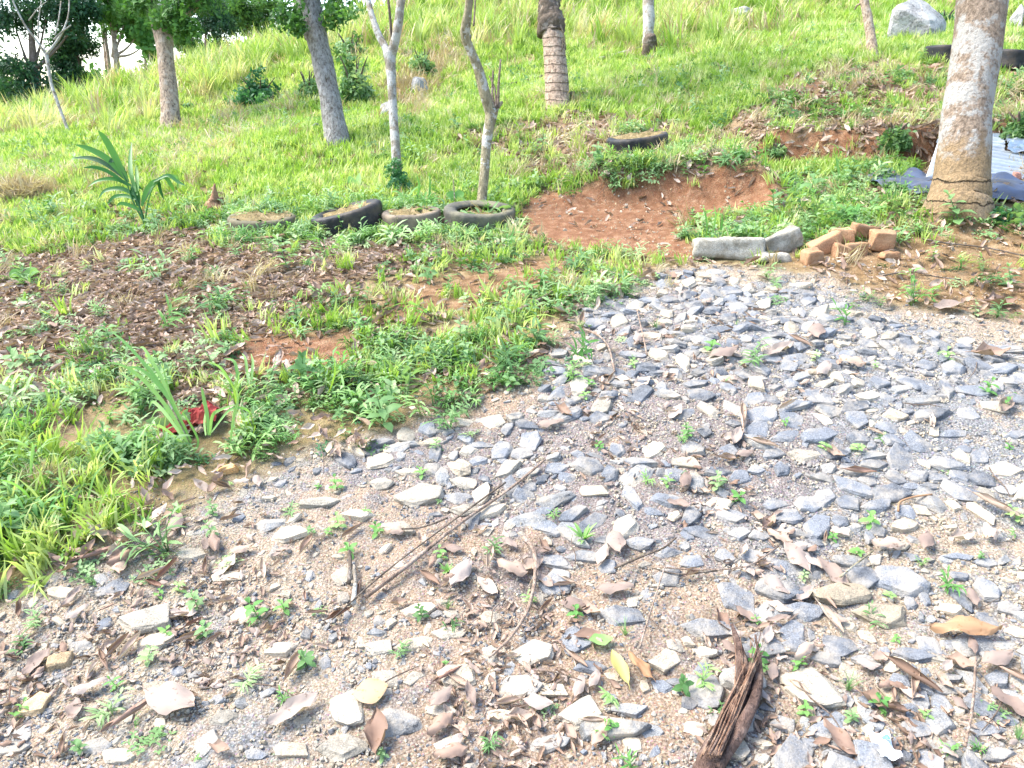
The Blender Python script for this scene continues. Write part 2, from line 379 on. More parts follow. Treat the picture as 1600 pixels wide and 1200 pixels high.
def simple(name, col, rough=.7, metal=0, var=.35, scale=12, dirt=None, bstr=.3, bd=.01, spec=.3):
    m, nt, p, out = new_mat(name)
    n = noise(nt, opos(nt), scale, 5, .65)
    c = ramp(nt, n, [(.3, tuple(x * (1 - var) for x in col)), (.7, tuple(min(.9, x * (1 + var * .5)) for x in col))])
    if dirt: c = mixc(nt, math_(nt, 'MULTIPLY', ramp(nt, noise(nt, opos(nt), 4.5, 5, .7), [(.45, 0), (.62, 1)]), .7), c, dirt)
    nt.links.new(c, p.inputs['Base Color']); p.inputs['Roughness'].default_value = rough; p.inputs['Metallic'].default_value = metal; p.inputs['Specular IOR Level'].default_value = spec
    bump(nt, p, noise(nt, opos(nt), scale * 4, 4), bstr, bd)
    return m
M['rubber'] = simple('weathered_tyre_rubber', (.02, .021, .024), .6, 0, .4, 14, (.09, .07, .05), .4)
M['rubber_tan'] = simple('mud_stained_tyre_rubber', (.16, .13, .10), .8, 0, .5, 10, (.30, .23, .15), .5)
M['rubber_grey'] = simple('grey_dusty_tyre_rubber', (.10, .095, .075), .8, 0, .5, 10, (.20, .18, .11), .5)
M['sheet'] = simple('painted_roofing_sheet', (.46, .50, .54), .45, .15, .3, 6, (.34, .35, .35), .1)
M['foil'] = simple('crumpled_roofing_sheet', (.55, .57, .58), .3, .7, .3, 8, None, .3)
M['tarp'] = simple('dark_grey_tarpaulin', (.075, .095, .15), .5, 0, .3, 7, (.10, .095, .09), .2)
M['greencloth'] = simple('green_plastic_sheet', (.008, .13, .075), .45, 0, .3, 6, None, .2)
M['whiteedge'] = simple('white_plastic_strip', (.72, .75, .74), .5, 0, .2, 20, (.45, .45, .42), .2)
M['redcloth'] = simple('red_fabric', (.28, .022, .02), .75, 0, .6, 14, (.24, .06, .04), .4)
M['woodrot'] = simple('rotten_brown_wood', (.30, .17, .10), .9, 0, .5, 18, None, .8)
M['mossy'] = simple('mossy_board', (.15, .135, .085), .9, 0, .4, 12, (.16, .13, .08), .6)
M['plasticwhite'] = simple('printed_white_wrapper', (.75, .77, .78), .4, 0, .1, 10)
M['blueprint'] = simple('blue_print', (.10, .33, .55), .4, 0, .1, 10)

# ------------------------------------------------------------------ mesh helpers
col = scene.collection
class MB:
    def __init__(s): s.v = []; s.f = []; s.m = []; s.n = 0
    def add(s, verts, faces, mi=0):
        verts = np.asarray(verts, float).reshape(-1, 3)
        s.v.append(verts); s.f += [tuple(i + s.n for i in f) for f in faces]; s.m += [mi] * len(faces); s.n += len(verts)
    def mesh(s, name, mats, smooth=True):
        me = bpy.data.meshes.new(name)
        V = np.concatenate(s.v) if s.v else np.zeros((0, 3))
        me.from_pydata(V.tolist(), [], s.f)
        for m_ in (mats if isinstance(mats, (list, tuple)) else [mats]): me.materials.append(m_)
        me.polygons.foreach_set('material_index', s.m)
        me.polygons.foreach_set('use_smooth', [smooth] * len(s.f)); me.update()
        return me
def tag(o, label=None, cat=None, group=None, kind=None):
    if label: o['label'] = label
    if cat: o['category'] = cat
    if group: o['group'] = group
    if kind: o['kind'] = kind
    return o
def obj(name, me, parent=None, loc=None, rot=None, scale=None):
    o = bpy.data.objects.new(name, me); col.objects.link(o)
    if parent is not None: o.parent = parent
    if loc is not None: o.location = loc
    if rot is not None: o.rotation_euler = rot
    if scale is not None: o.scale = scale
    return o
def thing(name, label, cat, loc=(0, 0, 0), rz=0, group=None):
    o = obj(name, None, None, tuple(loc), (0, 0, rz)); o.empty_display_size = .1
    return tag(o, label, cat, group)

def smooth_path(pts, rad, n=8):
    pts = [Vector(p) for p in pts]; P = [pts[0] * 2 - pts[1]] + pts + [pts[-1] * 2 - pts[-2]]
    op, orr = [], []
    for i in range(len(pts) - 1):
        for k in range(n):
            t = k / n; a, b, c, d = P[i], P[i + 1], P[i + 2], P[i + 3]
            op.append(.5 * ((2 * b) + (c - a) * t + (2 * a - 5 * b + 4 * c - d) * t * t + (3 * b - a - 3 * c + d) * t ** 3))
            orr.append(rad[i] * (1 - t) + rad[i + 1] * t)
    op.append(pts[-1]); orr.append(rad[-1])
    return op, orr
def tube(mb, pts, rad, seg=8, n=6, rough=0, seed=0, mi=0, flat=1.0, close=True, freq=9):
    p, r = smooth_path(pts, rad, n)
    rs = np.random.RandomState(seed); off = rs.rand() * 50
    verts = []; N_ = Vector((0, 0, 1)); 
    for i in range(len(p)):
        t = (p[min(i + 1, len(p) - 1)] - p[max(i - 1, 0)]).normalized()
        if i == 0:
            N_ = Vector((1, 0, 0)) if abs(t.x) < .8 else Vector((0, 1, 0))
        N_ = (N_ - t * N_.dot(t)).normalized(); B = t.cross(N_)
        for k in range(seg):
            a = 2 * math.pi * k / seg
            q = 1.0
            if rough:
                q += rough * float(fbm(np.array([math.cos(a) * 1.3 + off]), np.array([i / len(p) * freq + math.sin(a) * 1.3]), .8, 2, seed)[0]) * 2
            d = N_ * math.cos(a) + B * math.sin(a) * flat
            verts.append(p[i] + d * r[i] * q)
    faces = []
    for i in range(len(p) - 1):
        for k in range(seg):
            k2 = (k + 1) % seg
            faces.append((i * seg + k, i * seg + k2, (i + 1) * seg + k2, (i + 1) * seg + k))
    if close:
        faces.append(tuple(range(seg))[::-1]); faces.append(tuple((len(p) - 1) * seg + k for k in range(seg)))
    mb.add([tuple(v) for v in verts], faces, mi)

def blade(mb, base, az, length, width, bend, lean=0.2, nseg=4, mi=0, fold=.0, droop_pow=1.4, twist=0):
    """a tapering leaf rising from base, arching over to azimuth az"""
    L = []; x = 0; z = 0; ds = length / nseg
    verts = []
    ca, sa = math.cos(az), math.sin(az)
    for i in range(nseg + 1):
        t = i / nseg
        ang = lean + bend * t ** droop_pow
        w = width * (math.sin(math.pi * min(1, (t * .86 + .14))) ** .7) * .5 if i < nseg else width * .04
        wz = fold * w
        tw = twist * t
        wx, wy = -sa * w * math.cos(tw), ca * w * math.cos(tw)
        for s_, zz in ((-1, wz), (1, wz)) if fold == 0 else ((-1, wz), (0, 0), (1, wz)):
            verts.append((base[0] + ca * x + s_ * wx, base[1] + sa * x + s_ * wy, base[2] + z + zz + s_ * w * math.sin(tw)))
        x += ds * math.sin(ang); z += ds * math.cos(ang)
    k = 2 if fold == 0 else 3
    faces = []
    for i in range(nseg):
        for j in range(k - 1):
            faces.append((i * k + j, i * k + j + 1, (i + 1) * k + j + 1, (i + 1) * k + j))
    mb.add(verts, faces, mi)
def leafy(mb, base, az, el, length, width, droop=.5, fold=.25, nseg=3, mi=0, shape=1.0):
    """a broad leaf starting at base, pointing azimuth az, elevation el"""
    verts = []; x = z = 0.0; ca, sa = math.cos(az), math.sin(az); ds = length / nseg
    for i in range(nseg + 1):
        t = i / nseg
        w = width * .5 * (math.sin(math.pi * (t ** shape * .92 + .05)) if i < nseg else .03)
        verts += [(base[0] + ca * x + sa * w, base[1] + sa * x - ca * w, base[2] + z + fold * w), (base[0] + ca * x, base[1] + sa * x, base[2] + z), (base[0] + ca * x - sa * w, base[1] + sa * x + ca * w, base[2] + z + fold * w)]
        a = el - droop * t * 1.6
        x += ds * math.cos(a); z += ds * math.sin(a)
    faces = []
    for i in range(nseg):
        for j in range(2): faces.append((i * 3 + j, i * 3 + j + 1, i * 3 + j + 4, i * 3 + j + 3))
    mb.add(verts, faces, mi)

# scatter of instances over the ground (only for masses nobody could count)
protocol = {}
def proto_collection(name, meshes):
    c = bpy.data.collections.new(name)
    for i, me in enumerate(meshes):
        o = bpy.data.objects.new('%s_%02d' % (name, i), me); c.objects.link(o)
    return c
def scatter_tree(name, c):
    ng = bpy.data.node_groups.new(name, 'GeometryNodeTree')
    ng.interface.new_socket('Geometry', in_out='INPUT', socket_type='NodeSocketGeometry')
    ng.interface.new_socket('Geometry', in_out='OUTPUT', socket_type='NodeSocketGeometry')
    n = ng.nodes; l = ng.links
    gi = n.new('NodeGroupInput'); go = n.new('NodeGroupOutput')
    ci = n.new('GeometryNodeCollectionInfo'); ci.inputs['Collection'].default_value = c
    ci.inputs['Separate Children'].default_value = True; ci.inputs['Reset Children'].default_value = True
    ip = n.new('GeometryNodeInstanceOnPoints'); ip.inputs['Pick Instance'].default_value = True
    def attr(nm, t):
        a = n.new('GeometryNodeInputNamedAttribute'); a.data_type = t; a.inputs['Name'].default_value = nm; return a.outputs['Attribute']
    e2r = n.new('FunctionNodeEulerToRotation')
    l.new(attr('rot', 'FLOAT_VECTOR'), e2r.inputs[0])
    l.new(gi.outputs[0], ip.inputs['Points']); l.new(ci.outputs[0], ip.inputs['Instance'])
    l.new(attr('idx', 'INT'), ip.inputs['Instance Index']); l.new(e2r.outputs[0], ip.inputs['Rotation'])
    l.new(attr('scl', 'FLOAT'), ip.inputs['Scale']); l.new(ip.outputs[0], go.inputs[0])
    return ng
def scatter(name, meshes, P, rot, scl, label=None, parent=None, cat=None):
    P = np.asarray(P, float); n = len(P)
    me = bpy.data.meshes.new(name); me.vertices.add(n); me.vertices.foreach_set('co', P.ravel())
    a = me.attributes.new('rot', 'FLOAT_VECTOR', 'POINT'); a.data.foreach_set('vector', np.asarray(rot, float).ravel())
    a = me.attributes.new('scl', 'FLOAT', 'POINT'); a.data.foreach_set('value', np.asarray(scl, float))
    a = me.attributes.new('idx', 'INT', 'POINT'); a.data.foreach_set('value', nrg.randint(0, len(meshes), n).astype(np.int32))
    me.update()
    o = obj(name, me, parent)
    key = tuple(m.name for m in meshes)
    if key not in protocol: protocol[key] = scatter_tree(name + '_scatter', proto_collection(name + '_kinds', meshes))
    md = o.modifiers.new('scatter', 'NODES'); md.node_group = protocol[key]
    tag(o, label, cat, None, 'stuff')
    return o
def up_rot(n, tilt=.15):
    r = nrg.randn(n, 3) * tilt; r[:, 2] = nrg.rand(n) * 6.283; return r
def ground_rot(x, y, tilt=.15, e=.07):
    n = len(x); zx = (H(x + e, y, False) - H(x - e, y, False)) / (2 * e); zy = (H(x, y + e, False) - H(x, y - e, False)) / (2 * e)
    out = np.zeros((n, 3)); sp = nrg.rand(n) * 6.283
    for i in range(n):
        nn = Vector((-zx[i] + nrg.randn() * tilt, -zy[i] + nrg.randn() * tilt, 1)).normalized()
        out[i] = (nn.to_track_quat('Z', 'Y').to_matrix() @ Matrix.Rotation(sp[i], 3, 'Z')).to_euler()
    return out
def on_ground_euler(x, y, spin, tilt=0.0, rnd=rng):
    nn = nrm(x, y); nn = (nn + Vector((rnd.gauss(0, 1), rnd.gauss(0, 1), 0)) * tilt).normalized()
    hd = Vector((math.cos(spin), math.sin(spin), 0)); xx = (hd - nn * hd.dot(nn)).normalized(); yy = nn.cross(xx)
    return Matrix((xx, yy, nn)).transposed().to_euler()

# ------------------------------------------------------------------ ground sheet
def build_ground():
    ys = [-6, -3, -1.5, -.5, .2, .6, .9, 1.1]
    y = 1.25
    while y < 60: ys.append(y); y += max(.0135, .0042 * y) if y < 7.5 else .012 * y
    while y < 1500: ys.append(y); y *= 1.12
    ys.append(1500)
    A = np.concatenate([np.linspace(-12, -1.2, 24)[:-1], np.linspace(-1.2, -.78, 40)[:-1], np.linspace(-.78, .78, 470), np.linspace(.78, 1.2, 40)[1:], np.linspace(1.2, 12, 24)[1:]])
    ys = np.array(ys); W = np.sqrt(ys ** 2 + .6)
    X = A[None] * W[:, None]; Y = np.repeat(ys[:, None], len(A), 1)
    Z = H(X, Y)
    far = sstep(70, 160, np.hypot(X, Y)); Z = Z * (1 - far) + far * (-14 + fbm(X, Y, 260, 3, 77) * 22 + sstep(300, 1200, np.hypot(X, Y)) * 30)
    # rough sandy relief on gravel
    gz = zone('gravel', X, Y)
    Z += gz * (fbm(X, Y, .05, 3, 91) * .010)
    nr, nc = X.shape
    me = bpy.data.meshes.new('ground')
    V = np.stack([X, Y, Z], -1).reshape(-1, 3)
    idx = np.arange(nr * nc).reshape(nr, nc)
    F = np.stack([idx[:-1, :-1], idx[:-1, 1:], idx[1:, 1:], idx[1:, :-1]], -1).reshape(-1, 4)
    me.vertices.add(len(V)); me.vertices.foreach_set('co', V.ravel())
    me.loops.add(F.size); me.loops.foreach_set('vertex_index', F.ravel())
    me.polygons.add(len(F)); me.polygons.foreach_set('loop_start', np.arange(0, F.size, 4)); me.polygons.foreach_set('loop_total', np.full(len(F), 4))
    me.polygons.foreach_set('use_smooth', np.ones(len(F), bool)); me.update(calc_edges=True)
    xf, yf = X.ravel(), Y.ravel()
    gy, gx = np.gradient(Z); dx = np.gradient(X, axis=1); dy = np.gradient(Y, axis=0)
    slope = np.hypot(gx / dx, gy / dy).ravel()
    red = np.maximum.reduce([zone('dig', xf, yf), zone('earth', xf, yf, .2) * .5, zone('mound', xf, yf), zone('patch', xf, yf) * .7, sstep(.75, 1.3, slope) * (yf > 5) * (yf < 9) * (xf > 0)])
    red = np.maximum(red, sstep(.1, .5, fbm(xf, yf, 1.2, 3, 123)) * .5 * (yf < 6))
    red = np.maximum(red, zone('scrub', xf, yf) * .8 * sstep(-.1, .3, fbm(xf, yf, .8, 3, 130)))
    lit = np.maximum(zone('litter', xf, yf, .2, .3), zone('scrub', xf, yf) * .6)
    lit = np.maximum.reduce([lit, zone('barebank', xf, yf), zone('scrub2', xf, yf, .25, .5) * .8])
    c = np.zeros((len(xf), 4), np.float32); c[:, 0] = gz.ravel() * (1 - .85 * np.clip(red * 1.0, 0, 1) * (zone('earth', xf, yf) > .1)); c[:, 1] = red * np.where(gz.ravel() > .5, .55, 1); c[:, 2] = lit; c[:, 3] = 1
    ca = me.color_attributes.new('zones', 'FLOAT_COLOR', 'POINT'); ca.data.foreach_set('color', c.ravel())
    dzv = sstep(-.2, .3, sdf(PP['dense'], xf, yf) + fbm(xf, yf, .6, 3, 8) * .5)
    c2 = np.zeros((len(xf), 4), np.float32); c2[:, 0] = dzv; c2[:, 3] = 1
    ca = me.color_attributes.new('stony', 'FLOAT_COLOR', 'POINT'); ca.data.foreach_set('color', c2.ravel())
    me.materials.append(M['ground'])
    o = obj('ground', me); tag(o, 'sloping ground of sand, crushed stone, red soil and turf', None, None, 'structure')
build_ground()
# ------------------------------------------------------------------ leaf, weed and stone kinds
def grid_leaf(name, mat, w=.42, roll=.4, along=.3, wave=.04, nu=8, nv=5, seed=0, flip=False, shape=1.0, ragged=0.0, stalk=True):
    rs = random.Random(seed); verts = []; ph = rs.random() * 6
    for i in range(nu + 1):
        t = i / nu
        half = w * .5 * max(.02, math.sin(math.pi * (t ** shape))) ** .75
        if ragged: half *= 1 - ragged * rs.random()
        a = along * (t - .5); x = math.sin(a) / max(abs(along), 1e-3) if along else t - .5
        zc = (1 - math.cos(a)) / max(abs(along), 1e-3) if along else 0
        for j in range(nv + 1):
            s = j / nv * 2 - 1
            rl = roll * (1 + .25 * math.sin(3 * t + ph)); ang = s * rl
            Rr = half / max(rl, .05) if rl > .05 else 0
            y = Rr * math.sin(ang) if rl > .05 else half * s
            z = Rr * (1 - math.cos(ang)) if rl > .05 else 0
            z += zc + wave * math.sin(9 * t + ph + 2.5 * s) * abs(s) + wave * .6 * math.sin(17 * t * s + ph) * (abs(s) > .5) - (.008 if j == nv // 2 and nv % 2 == 0 else 0)
            verts.append((x, y, -z if flip else z))
    faces = [(i * (nv + 1) + j, i * (nv + 1) + j + 1, (i + 1) * (nv + 1) + j + 1, (i + 1) * (nv + 1) + j) for i in range(nu) for j in range(nv)]
    mb = MB(); mb.add(verts, faces)
    if stalk:
        x0 = verts[0][0]; z0 = verts[nv // 2][2]
        tube(mb, [(x0 + .02, 0, z0), (x0 - .07, .01, z0 + .01), (x0 - .14, .03, z0 + .0)], [.010, .008, .007], 4, 1)
    V = np.concatenate(mb.v); V[:, 2] -= V[:, 2].min(); mb.v = [V]
    return mb.mesh(name, mat)
DL = {}
DL['flat'] = [grid_leaf('dry_leaf_flat', M['dryleaf'], .40 + .05 * i, .5, .35 + .2 * (i % 2), .05, seed=i, ragged=.06, flip=i % 2 == 0, nv=6) for i in range(4)]
DL['pale'] = [grid_leaf('pale_leaf', M['paleleaf'], .38 + .06 * i, .55, .5, .05, seed=20 + i, ragged=.1, flip=i % 2 == 1, nv=6) for i in range(4)]
DL['roll'] = [grid_leaf('rolled_leaf', M['dryleaf'], .40, 2.4 + .3 * i, .35, .02, seed=40 + i, nv=8, ragged=.05) for i in range(3)]
DL['dark'] = [grid_leaf('dark_rolled_leaf', M['darkleaf'], .36, 2.2 + .5 * i, .5, .03, seed=60 + i, nv=8) for i in range(3)]
DL['fold'] = [grid_leaf('folded_leaf', M['dryleaf'], .55, 1.3 + .3 * i, .8, .08, seed=80 + i, nv=6, ragged=.15, flip=i == 1) for i in range(3)]
DL['tan'] = [grid_leaf('tan_leaf', M['tanleaf'], .36, .7, .5, .06, 12, 8, seed=5, flip=True)]
DL['orange'] = [grid_leaf('orange_leaf', M['orangeleaf'], .80, .35, .2, .015, 12, 8, seed=6, flip=True)]
DL['yellow'] = [grid_leaf('yellow_leaf', M['yellowleaf'], .36, .8, .3, .02, 10, 6, seed=8)]
DL['green'] = [grid_leaf('green_leaf', M['fresh'], .62, .5, .4, .03, 12, 8, seed=9)]
DL['red'] = [grid_leaf('red_leaf', M['redleaf'], .7, .8, .5, .1, 8, 6, seed=10)]

def weed_ovate(seed, mat, H_=1.0, pairs=4):
    rs = random.Random(seed); mb = MB(); lean = (rs.uniform(-.2, .2), rs.uniform(-.2, .2))
    tube(mb, [(0, 0, -.05), (lean[0] * .5, lean[1] * .5, .5 * H_), (lean[0], lean[1], H_ * .95)], [.02, .016, .008], 4, 2)
    for k in range(pairs):
        t = .15 + .8 * k / pairs; z = t * H_
        for s in (0, 1):
            az = k * 1.57 + s * math.pi + rs.uniform(-.4, .4)
            L = rs.uniform(.42, .62) * (1.1 - .35 * t)
            leafy(mb, (lean[0] * t, lean[1] * t, z), az, rs.uniform(.1, .6), L, L * .5, rs.uniform(.3, .8), .2, 3)
    for s in range(3):
        leafy(mb, (lean[0], lean[1], H_ * .93), rs.random() * 6.28, .9, .25, .12, .4, .3, 2)
    return mb.mesh('ovate_weed', mat)
def weed_creeper(seed, mat, n=26):
    rs = random.Random(seed); mb = MB()
    for k in range(n):
        a = rs.random() * 6.28; r = rs.random() ** .6 * .95; h = rs.uniform(.05, .42) * (1.1 - r * .6)
        p = (math.cos(a) * r, math.sin(a) * r, h)
        if k % 3 == 0: tube(mb, [(p[0] * .5, p[1] * .5, -.02), (p[0] * .9, p[1] * .9, h * .8), p], [.012, .009, .006], 3, 1)
        for j in range(rs.choice((2, 3, 3))):
            leafy(mb, p, a + j * 2.1 + rs.uniform(-.3, .3), rs.uniform(-.1, .5), rs.uniform(.18, .34), rs.uniform(.11, .19), .4, .25, 2)
    return mb.mesh('creeper_weed', mat)
def weed_rosette(seed, mat, n=14, w=.11, up=.6):
    rs = random.Random(seed); mb = MB()
    for k in range(n):
        blade(mb, (0, 0, -.03), k * 2.4 + rs.uniform(-.3, .3), rs.uniform(.55, 1.05), w * rs.uniform(.8, 1.2), rs.uniform(.6, 1.2), rs.uniform(.15, up), 4, fold=.35)
    return mb.mesh('rosette_weed', mat)
def weed_lance(seed, mat, stems=4):
    """leafy grass weed: a few stems with long lanceolate leaves"""
    rs = random.Random(seed); mb = MB()
    for s in range(stems):
        a = rs.random() * 6.28; ln = rs.uniform(.15, .7); hh = rs.uniform(.5, 1.0); bx, by = rs.uniform(-.12, .12), rs.uniform(-.12, .12)
        top = (bx + math.cos(a) * ln * hh, by + math.sin(a) * ln * hh, hh * .8)
        tube(mb, [(bx, by, -.04), (bx + (top[0] - bx) * .35, by + (top[1] - by) * .35, top[2] * .55), top], [.016, .012, .007], 3, 2)
        for k in range(5):
            t = .2 + .2 * k; q = (bx + (top[0] - bx) * t * t ** .3, by + (top[1] - by) * t * t ** .3, top[2] * (1.1 * t if t < .5 else .55 + (t - .5) * .9))
            leafy(mb, q, a + (1 if k % 2 else -1) * rs.uniform(.5, 1.3), rs.uniform(.1, .7), rs.uniform(.35, .55), rs.uniform(.07, .11), rs.uniform(.3, .8), .3, 3, shape=.8)
    return mb.mesh('leafy_grass_weed', mat)
def grass_clump(seed, mat, n=16, h=1.0, w=.035, spread=.25, bend=(.3, 1.2), name='grass_clump'):
    rs = random.Random(seed); mb = MB()
    for k in range(n):
        a = rs.random() * 6.28; r = rs.random() * spread
        blade(mb, (math.cos(a) * r, math.sin(a) * r, -.06), rs.random() * 6.28, h * rs.uniform(.45, 1.05), w * rs.uniform(.7, 1.3), rs.uniform(*bend), rs.uniform(0, .45), 3)
    return mb.mesh(name, mat)
W = {}
W['ovate'] = [weed_ovate(i, M['weed'], 1.0, 4 + i % 2) for i in range(4)]
W['creeper'] = [weed_creeper(10 + i, M['weed']) for i in range(4)]
W['creeperdark'] = [weed_creeper(110 + i, M['weeddark']) for i in range(3)]
W['rosette'] = [weed_rosette(20 + i, M['fresh'], 16, .13) for i in range(3)]
W['lance'] = [weed_lance(30 + i, M['weed'], 4 + i) for i in range(4)]
W['lancef'] = [weed_lance(130 + i, M['fresh'], 3 + i) for i in range(3)]
W['ovatef'] = [weed_ovate(140 + i, M['fresh'], .8, 3) for i in range(3)]
W['tuft'] = [grass_clump(40 + i, M['weed'], 26, 1.0, .03, .08, (.4, 1.5), 'fine_grass_tuft') for i in range(3)]
LAWN = [grass_clump(50 + i, M['lawn'], 18, 1.0, .07, .55, (.3, 1.5)) for i in range(5)]
TALL = [grass_clump(60 + i, M['tallgrass'], 34, 1.0, .028, .22, (.3, 1.7), 'tall_grass') for i in range(4)]
DRY = [grass_clump(70 + i, M['drygrass'], 26, 1.0, .03, .35, (.9, 2.0), 'dry_straw') for i in range(3)]
def twig_mesh(seed):
    rs = random.Random(seed); mb = MB()
    tube(mb, [(-.5, 0, .0), (-.15, rs.uniform(-.06, .06), .02), (.2, rs.uniform(-.06, .06), .01), (.5, 0, .0)], [.012, .014, .012, .007], 5, 2)
    return mb.mesh('twig', M['wood'])
TWIG = [twig_mesh(i) for i in range(3)]

def stone_mesh(seed, mat, sides=7, flat=True, bev=.045, name='stone', detail=False):
    rs = random.Random(seed); bm = bmesh.new(); pts = []; el_ = rs.uniform(.78, 1)
    a0 = rs.random() * 6.28
    for k in range(sides):
        a = a0 + 2 * math.pi * (k + rs.uniform(-.42, .42)) / sides; r = rs.uniform(.34, .56)
        x, y = math.cos(a) * r, math.sin(a) * r * el_
        i = rs.uniform(.82, 1.0) if rs.random() < .6 else rs.uniform(.55, .8); zt = (.5 if flat else rs.uniform(.05, .5)) - (rs.uniform(0, .18))
        pts += [(x * i, y * i, zt), (x, y, rs.uniform(-.15, .12)), (x * .8, y * .8, -.5)]
    if not flat: pts += [(rs.uniform(-.2, .2), rs.uniform(-.2, .2), .5)]
    for p in pts: bm.verts.new(p)
    r = bmesh.ops.convex_hull(bm, input=bm.verts)
    bmesh.ops.delete(bm, geom=[v for v in bm.verts if not v.link_faces], context='VERTS')
    bmesh.ops.dissolve_limit(bm, angle_limit=R(14), verts=bm.verts, edges=bm.edges)
    if bev: bmesh.ops.bevel(bm, geom=list(bm.edges), offset=bev, segments=1, profile=.5, affect='EDGES', clamp_overlap=True)
    if detail:
        bmesh.ops.triangulate(bm, faces=bm.faces)
        for _ in range(2): bmesh.ops.subdivide_edges(bm, edges=[e for e in bm.edges if e.calc_length() > .12], cuts=1, use_grid_fill=False); bmesh.ops.triangulate(bm, faces=[f for f in bm.faces if len(f.verts) > 3])
        from mathutils import noise as mn
        for v in bm.verts:
            q = v.co * 3.5 + Vector((seed * 3.1, 0, 0)); v.co += v.co.normalized() * mn.fractal(q, .9, 2, 4) * .03
    me = bpy.data.meshes.new(name); bm.to_mesh(me); bm.free(); me.materials.append(mat)
    return me
STM = {}
for _i, (_k, _m) in enumerate((('grey', 'grey'), ('mid', 'midgrey'), ('buff', 'buff'), ('pale', 'pale'), ('slab', 'brownslab'), ('ochre', 'ochre'), ('orange', 'orange'))):
    nvar = {'grey': 14, 'mid': 8, 'buff': 8, 'pale': 8}.get(_k, 2)
    STM[_k] = [stone_mesh(100 * _i + s, M[_m], 5 + (s * 7) % 4, s % 4 != 3, .022, detail=True) for s in range(nvar)]
    STM[_k + '_s'] = [stone_mesh(100 * _i + 50 + s, M[_m], 5 + s % 3, s % 3 != 2, 0, name='small_stone') for s in range(4)]

# ------------------------------------------------------------------ where things are, said in words
LM = [(1150, 1090, 'split fibrous husk'), (580, 1090, 'round orange leaf'), (938, 1010, 'fallen green leaf'), (700, 840, 'long dry stalk'), (825, 965, 'curved dark stick'),
      (910, 832, 'broad-bladed grass weed'), (1220, 925, 'biggest blue-grey stone'), (1505, 995, 'long tan leaf'), (1140, 392, 'long concrete block'), (1345, 385, 'stack of earthen bricks'),
      (1515, 1110, 'thin upright twig'), (92, 1040, 'yellowish round stone'), (225, 970, 'big pale boulder'), (355, 737, 'orange rock'), (1320, 490, 'bushy tuft on the far gravel'),
      (305, 655, 'crumpled red cloth'), (1000, 724, 'slate-like flat stone'), (155, 875, 'dark rolled leaf'), (1560, 800, 'long pinkish leaf'), (785, 588, 'pale boat-shaped leaf'), (1265, 1082, 'large pale slab'),
      (1100, 1055, 'lanceolate weed'), (955, 1130, 'four-leaved seedling'), (410, 930, 'tall soft weed'), (1330, 1060, 'fine grass tuft'), (535, 1120, 'bottom pale boulders'), (1440, 545, 'leaf-strewn far gravel'), (1250, 650, 'mid gravel leaf pile'), (1400, 700, 'right-hand stone bed'), (1090, 580, 'small far grey stones')]
def near(px, py):
    d = [((px - a) ** 2 + ((py - b) * 1.3) ** 2, i) for i, (a, b, c) in enumerate(LM)]
    d.sort(); i = d[0][1]; dd = math.sqrt(d[0][0])
    if dd < 12: d = d[1:]; i = d[0][1]; dd = math.sqrt(d[0][0])
    a, b, c = LM[i]; dx, dy = px - a, (py - b) * 1.3
    rel = ('right of' if dx > 0 else 'left of') if abs(dx) > abs(dy) else ('in front of' if dy > 0 else 'behind')
    return rel, c, dd
ORD = ['nearest', 'second nearest', 'third nearest', 'fourth nearest', 'fifth nearest', 'sixth nearest', 'seventh nearest', 'eighth nearest', 'ninth nearest', 'tenth nearest', 'eleventh nearest', 'twelfth nearest', 'thirteenth nearest', 'fourteenth nearest']
pending = []
def describe(o, desc, px, py, cat, group):
    rel, c, dd = near(px, py)
    if group: o['group'] = group
    o['category'] = cat
    pending.append((desc, rel, c, dd, o))
def finish_labels():
    g = {}
    for d, r, c, dd, o in pending: g.setdefault((d, r, c), []).append((dd, o))
    for (d, r, c), L in g.items():
        L.sort(key=lambda q: q[0])
        for i, (dd, o) in enumerate(L):
            if len(L) == 1: o['label'] = '%s %s the %s' % (d, r, c)
            else: o['label'] = '%s %s %s the %s' % (ORD[min(i, len(ORD) - 1)], d, r, c)

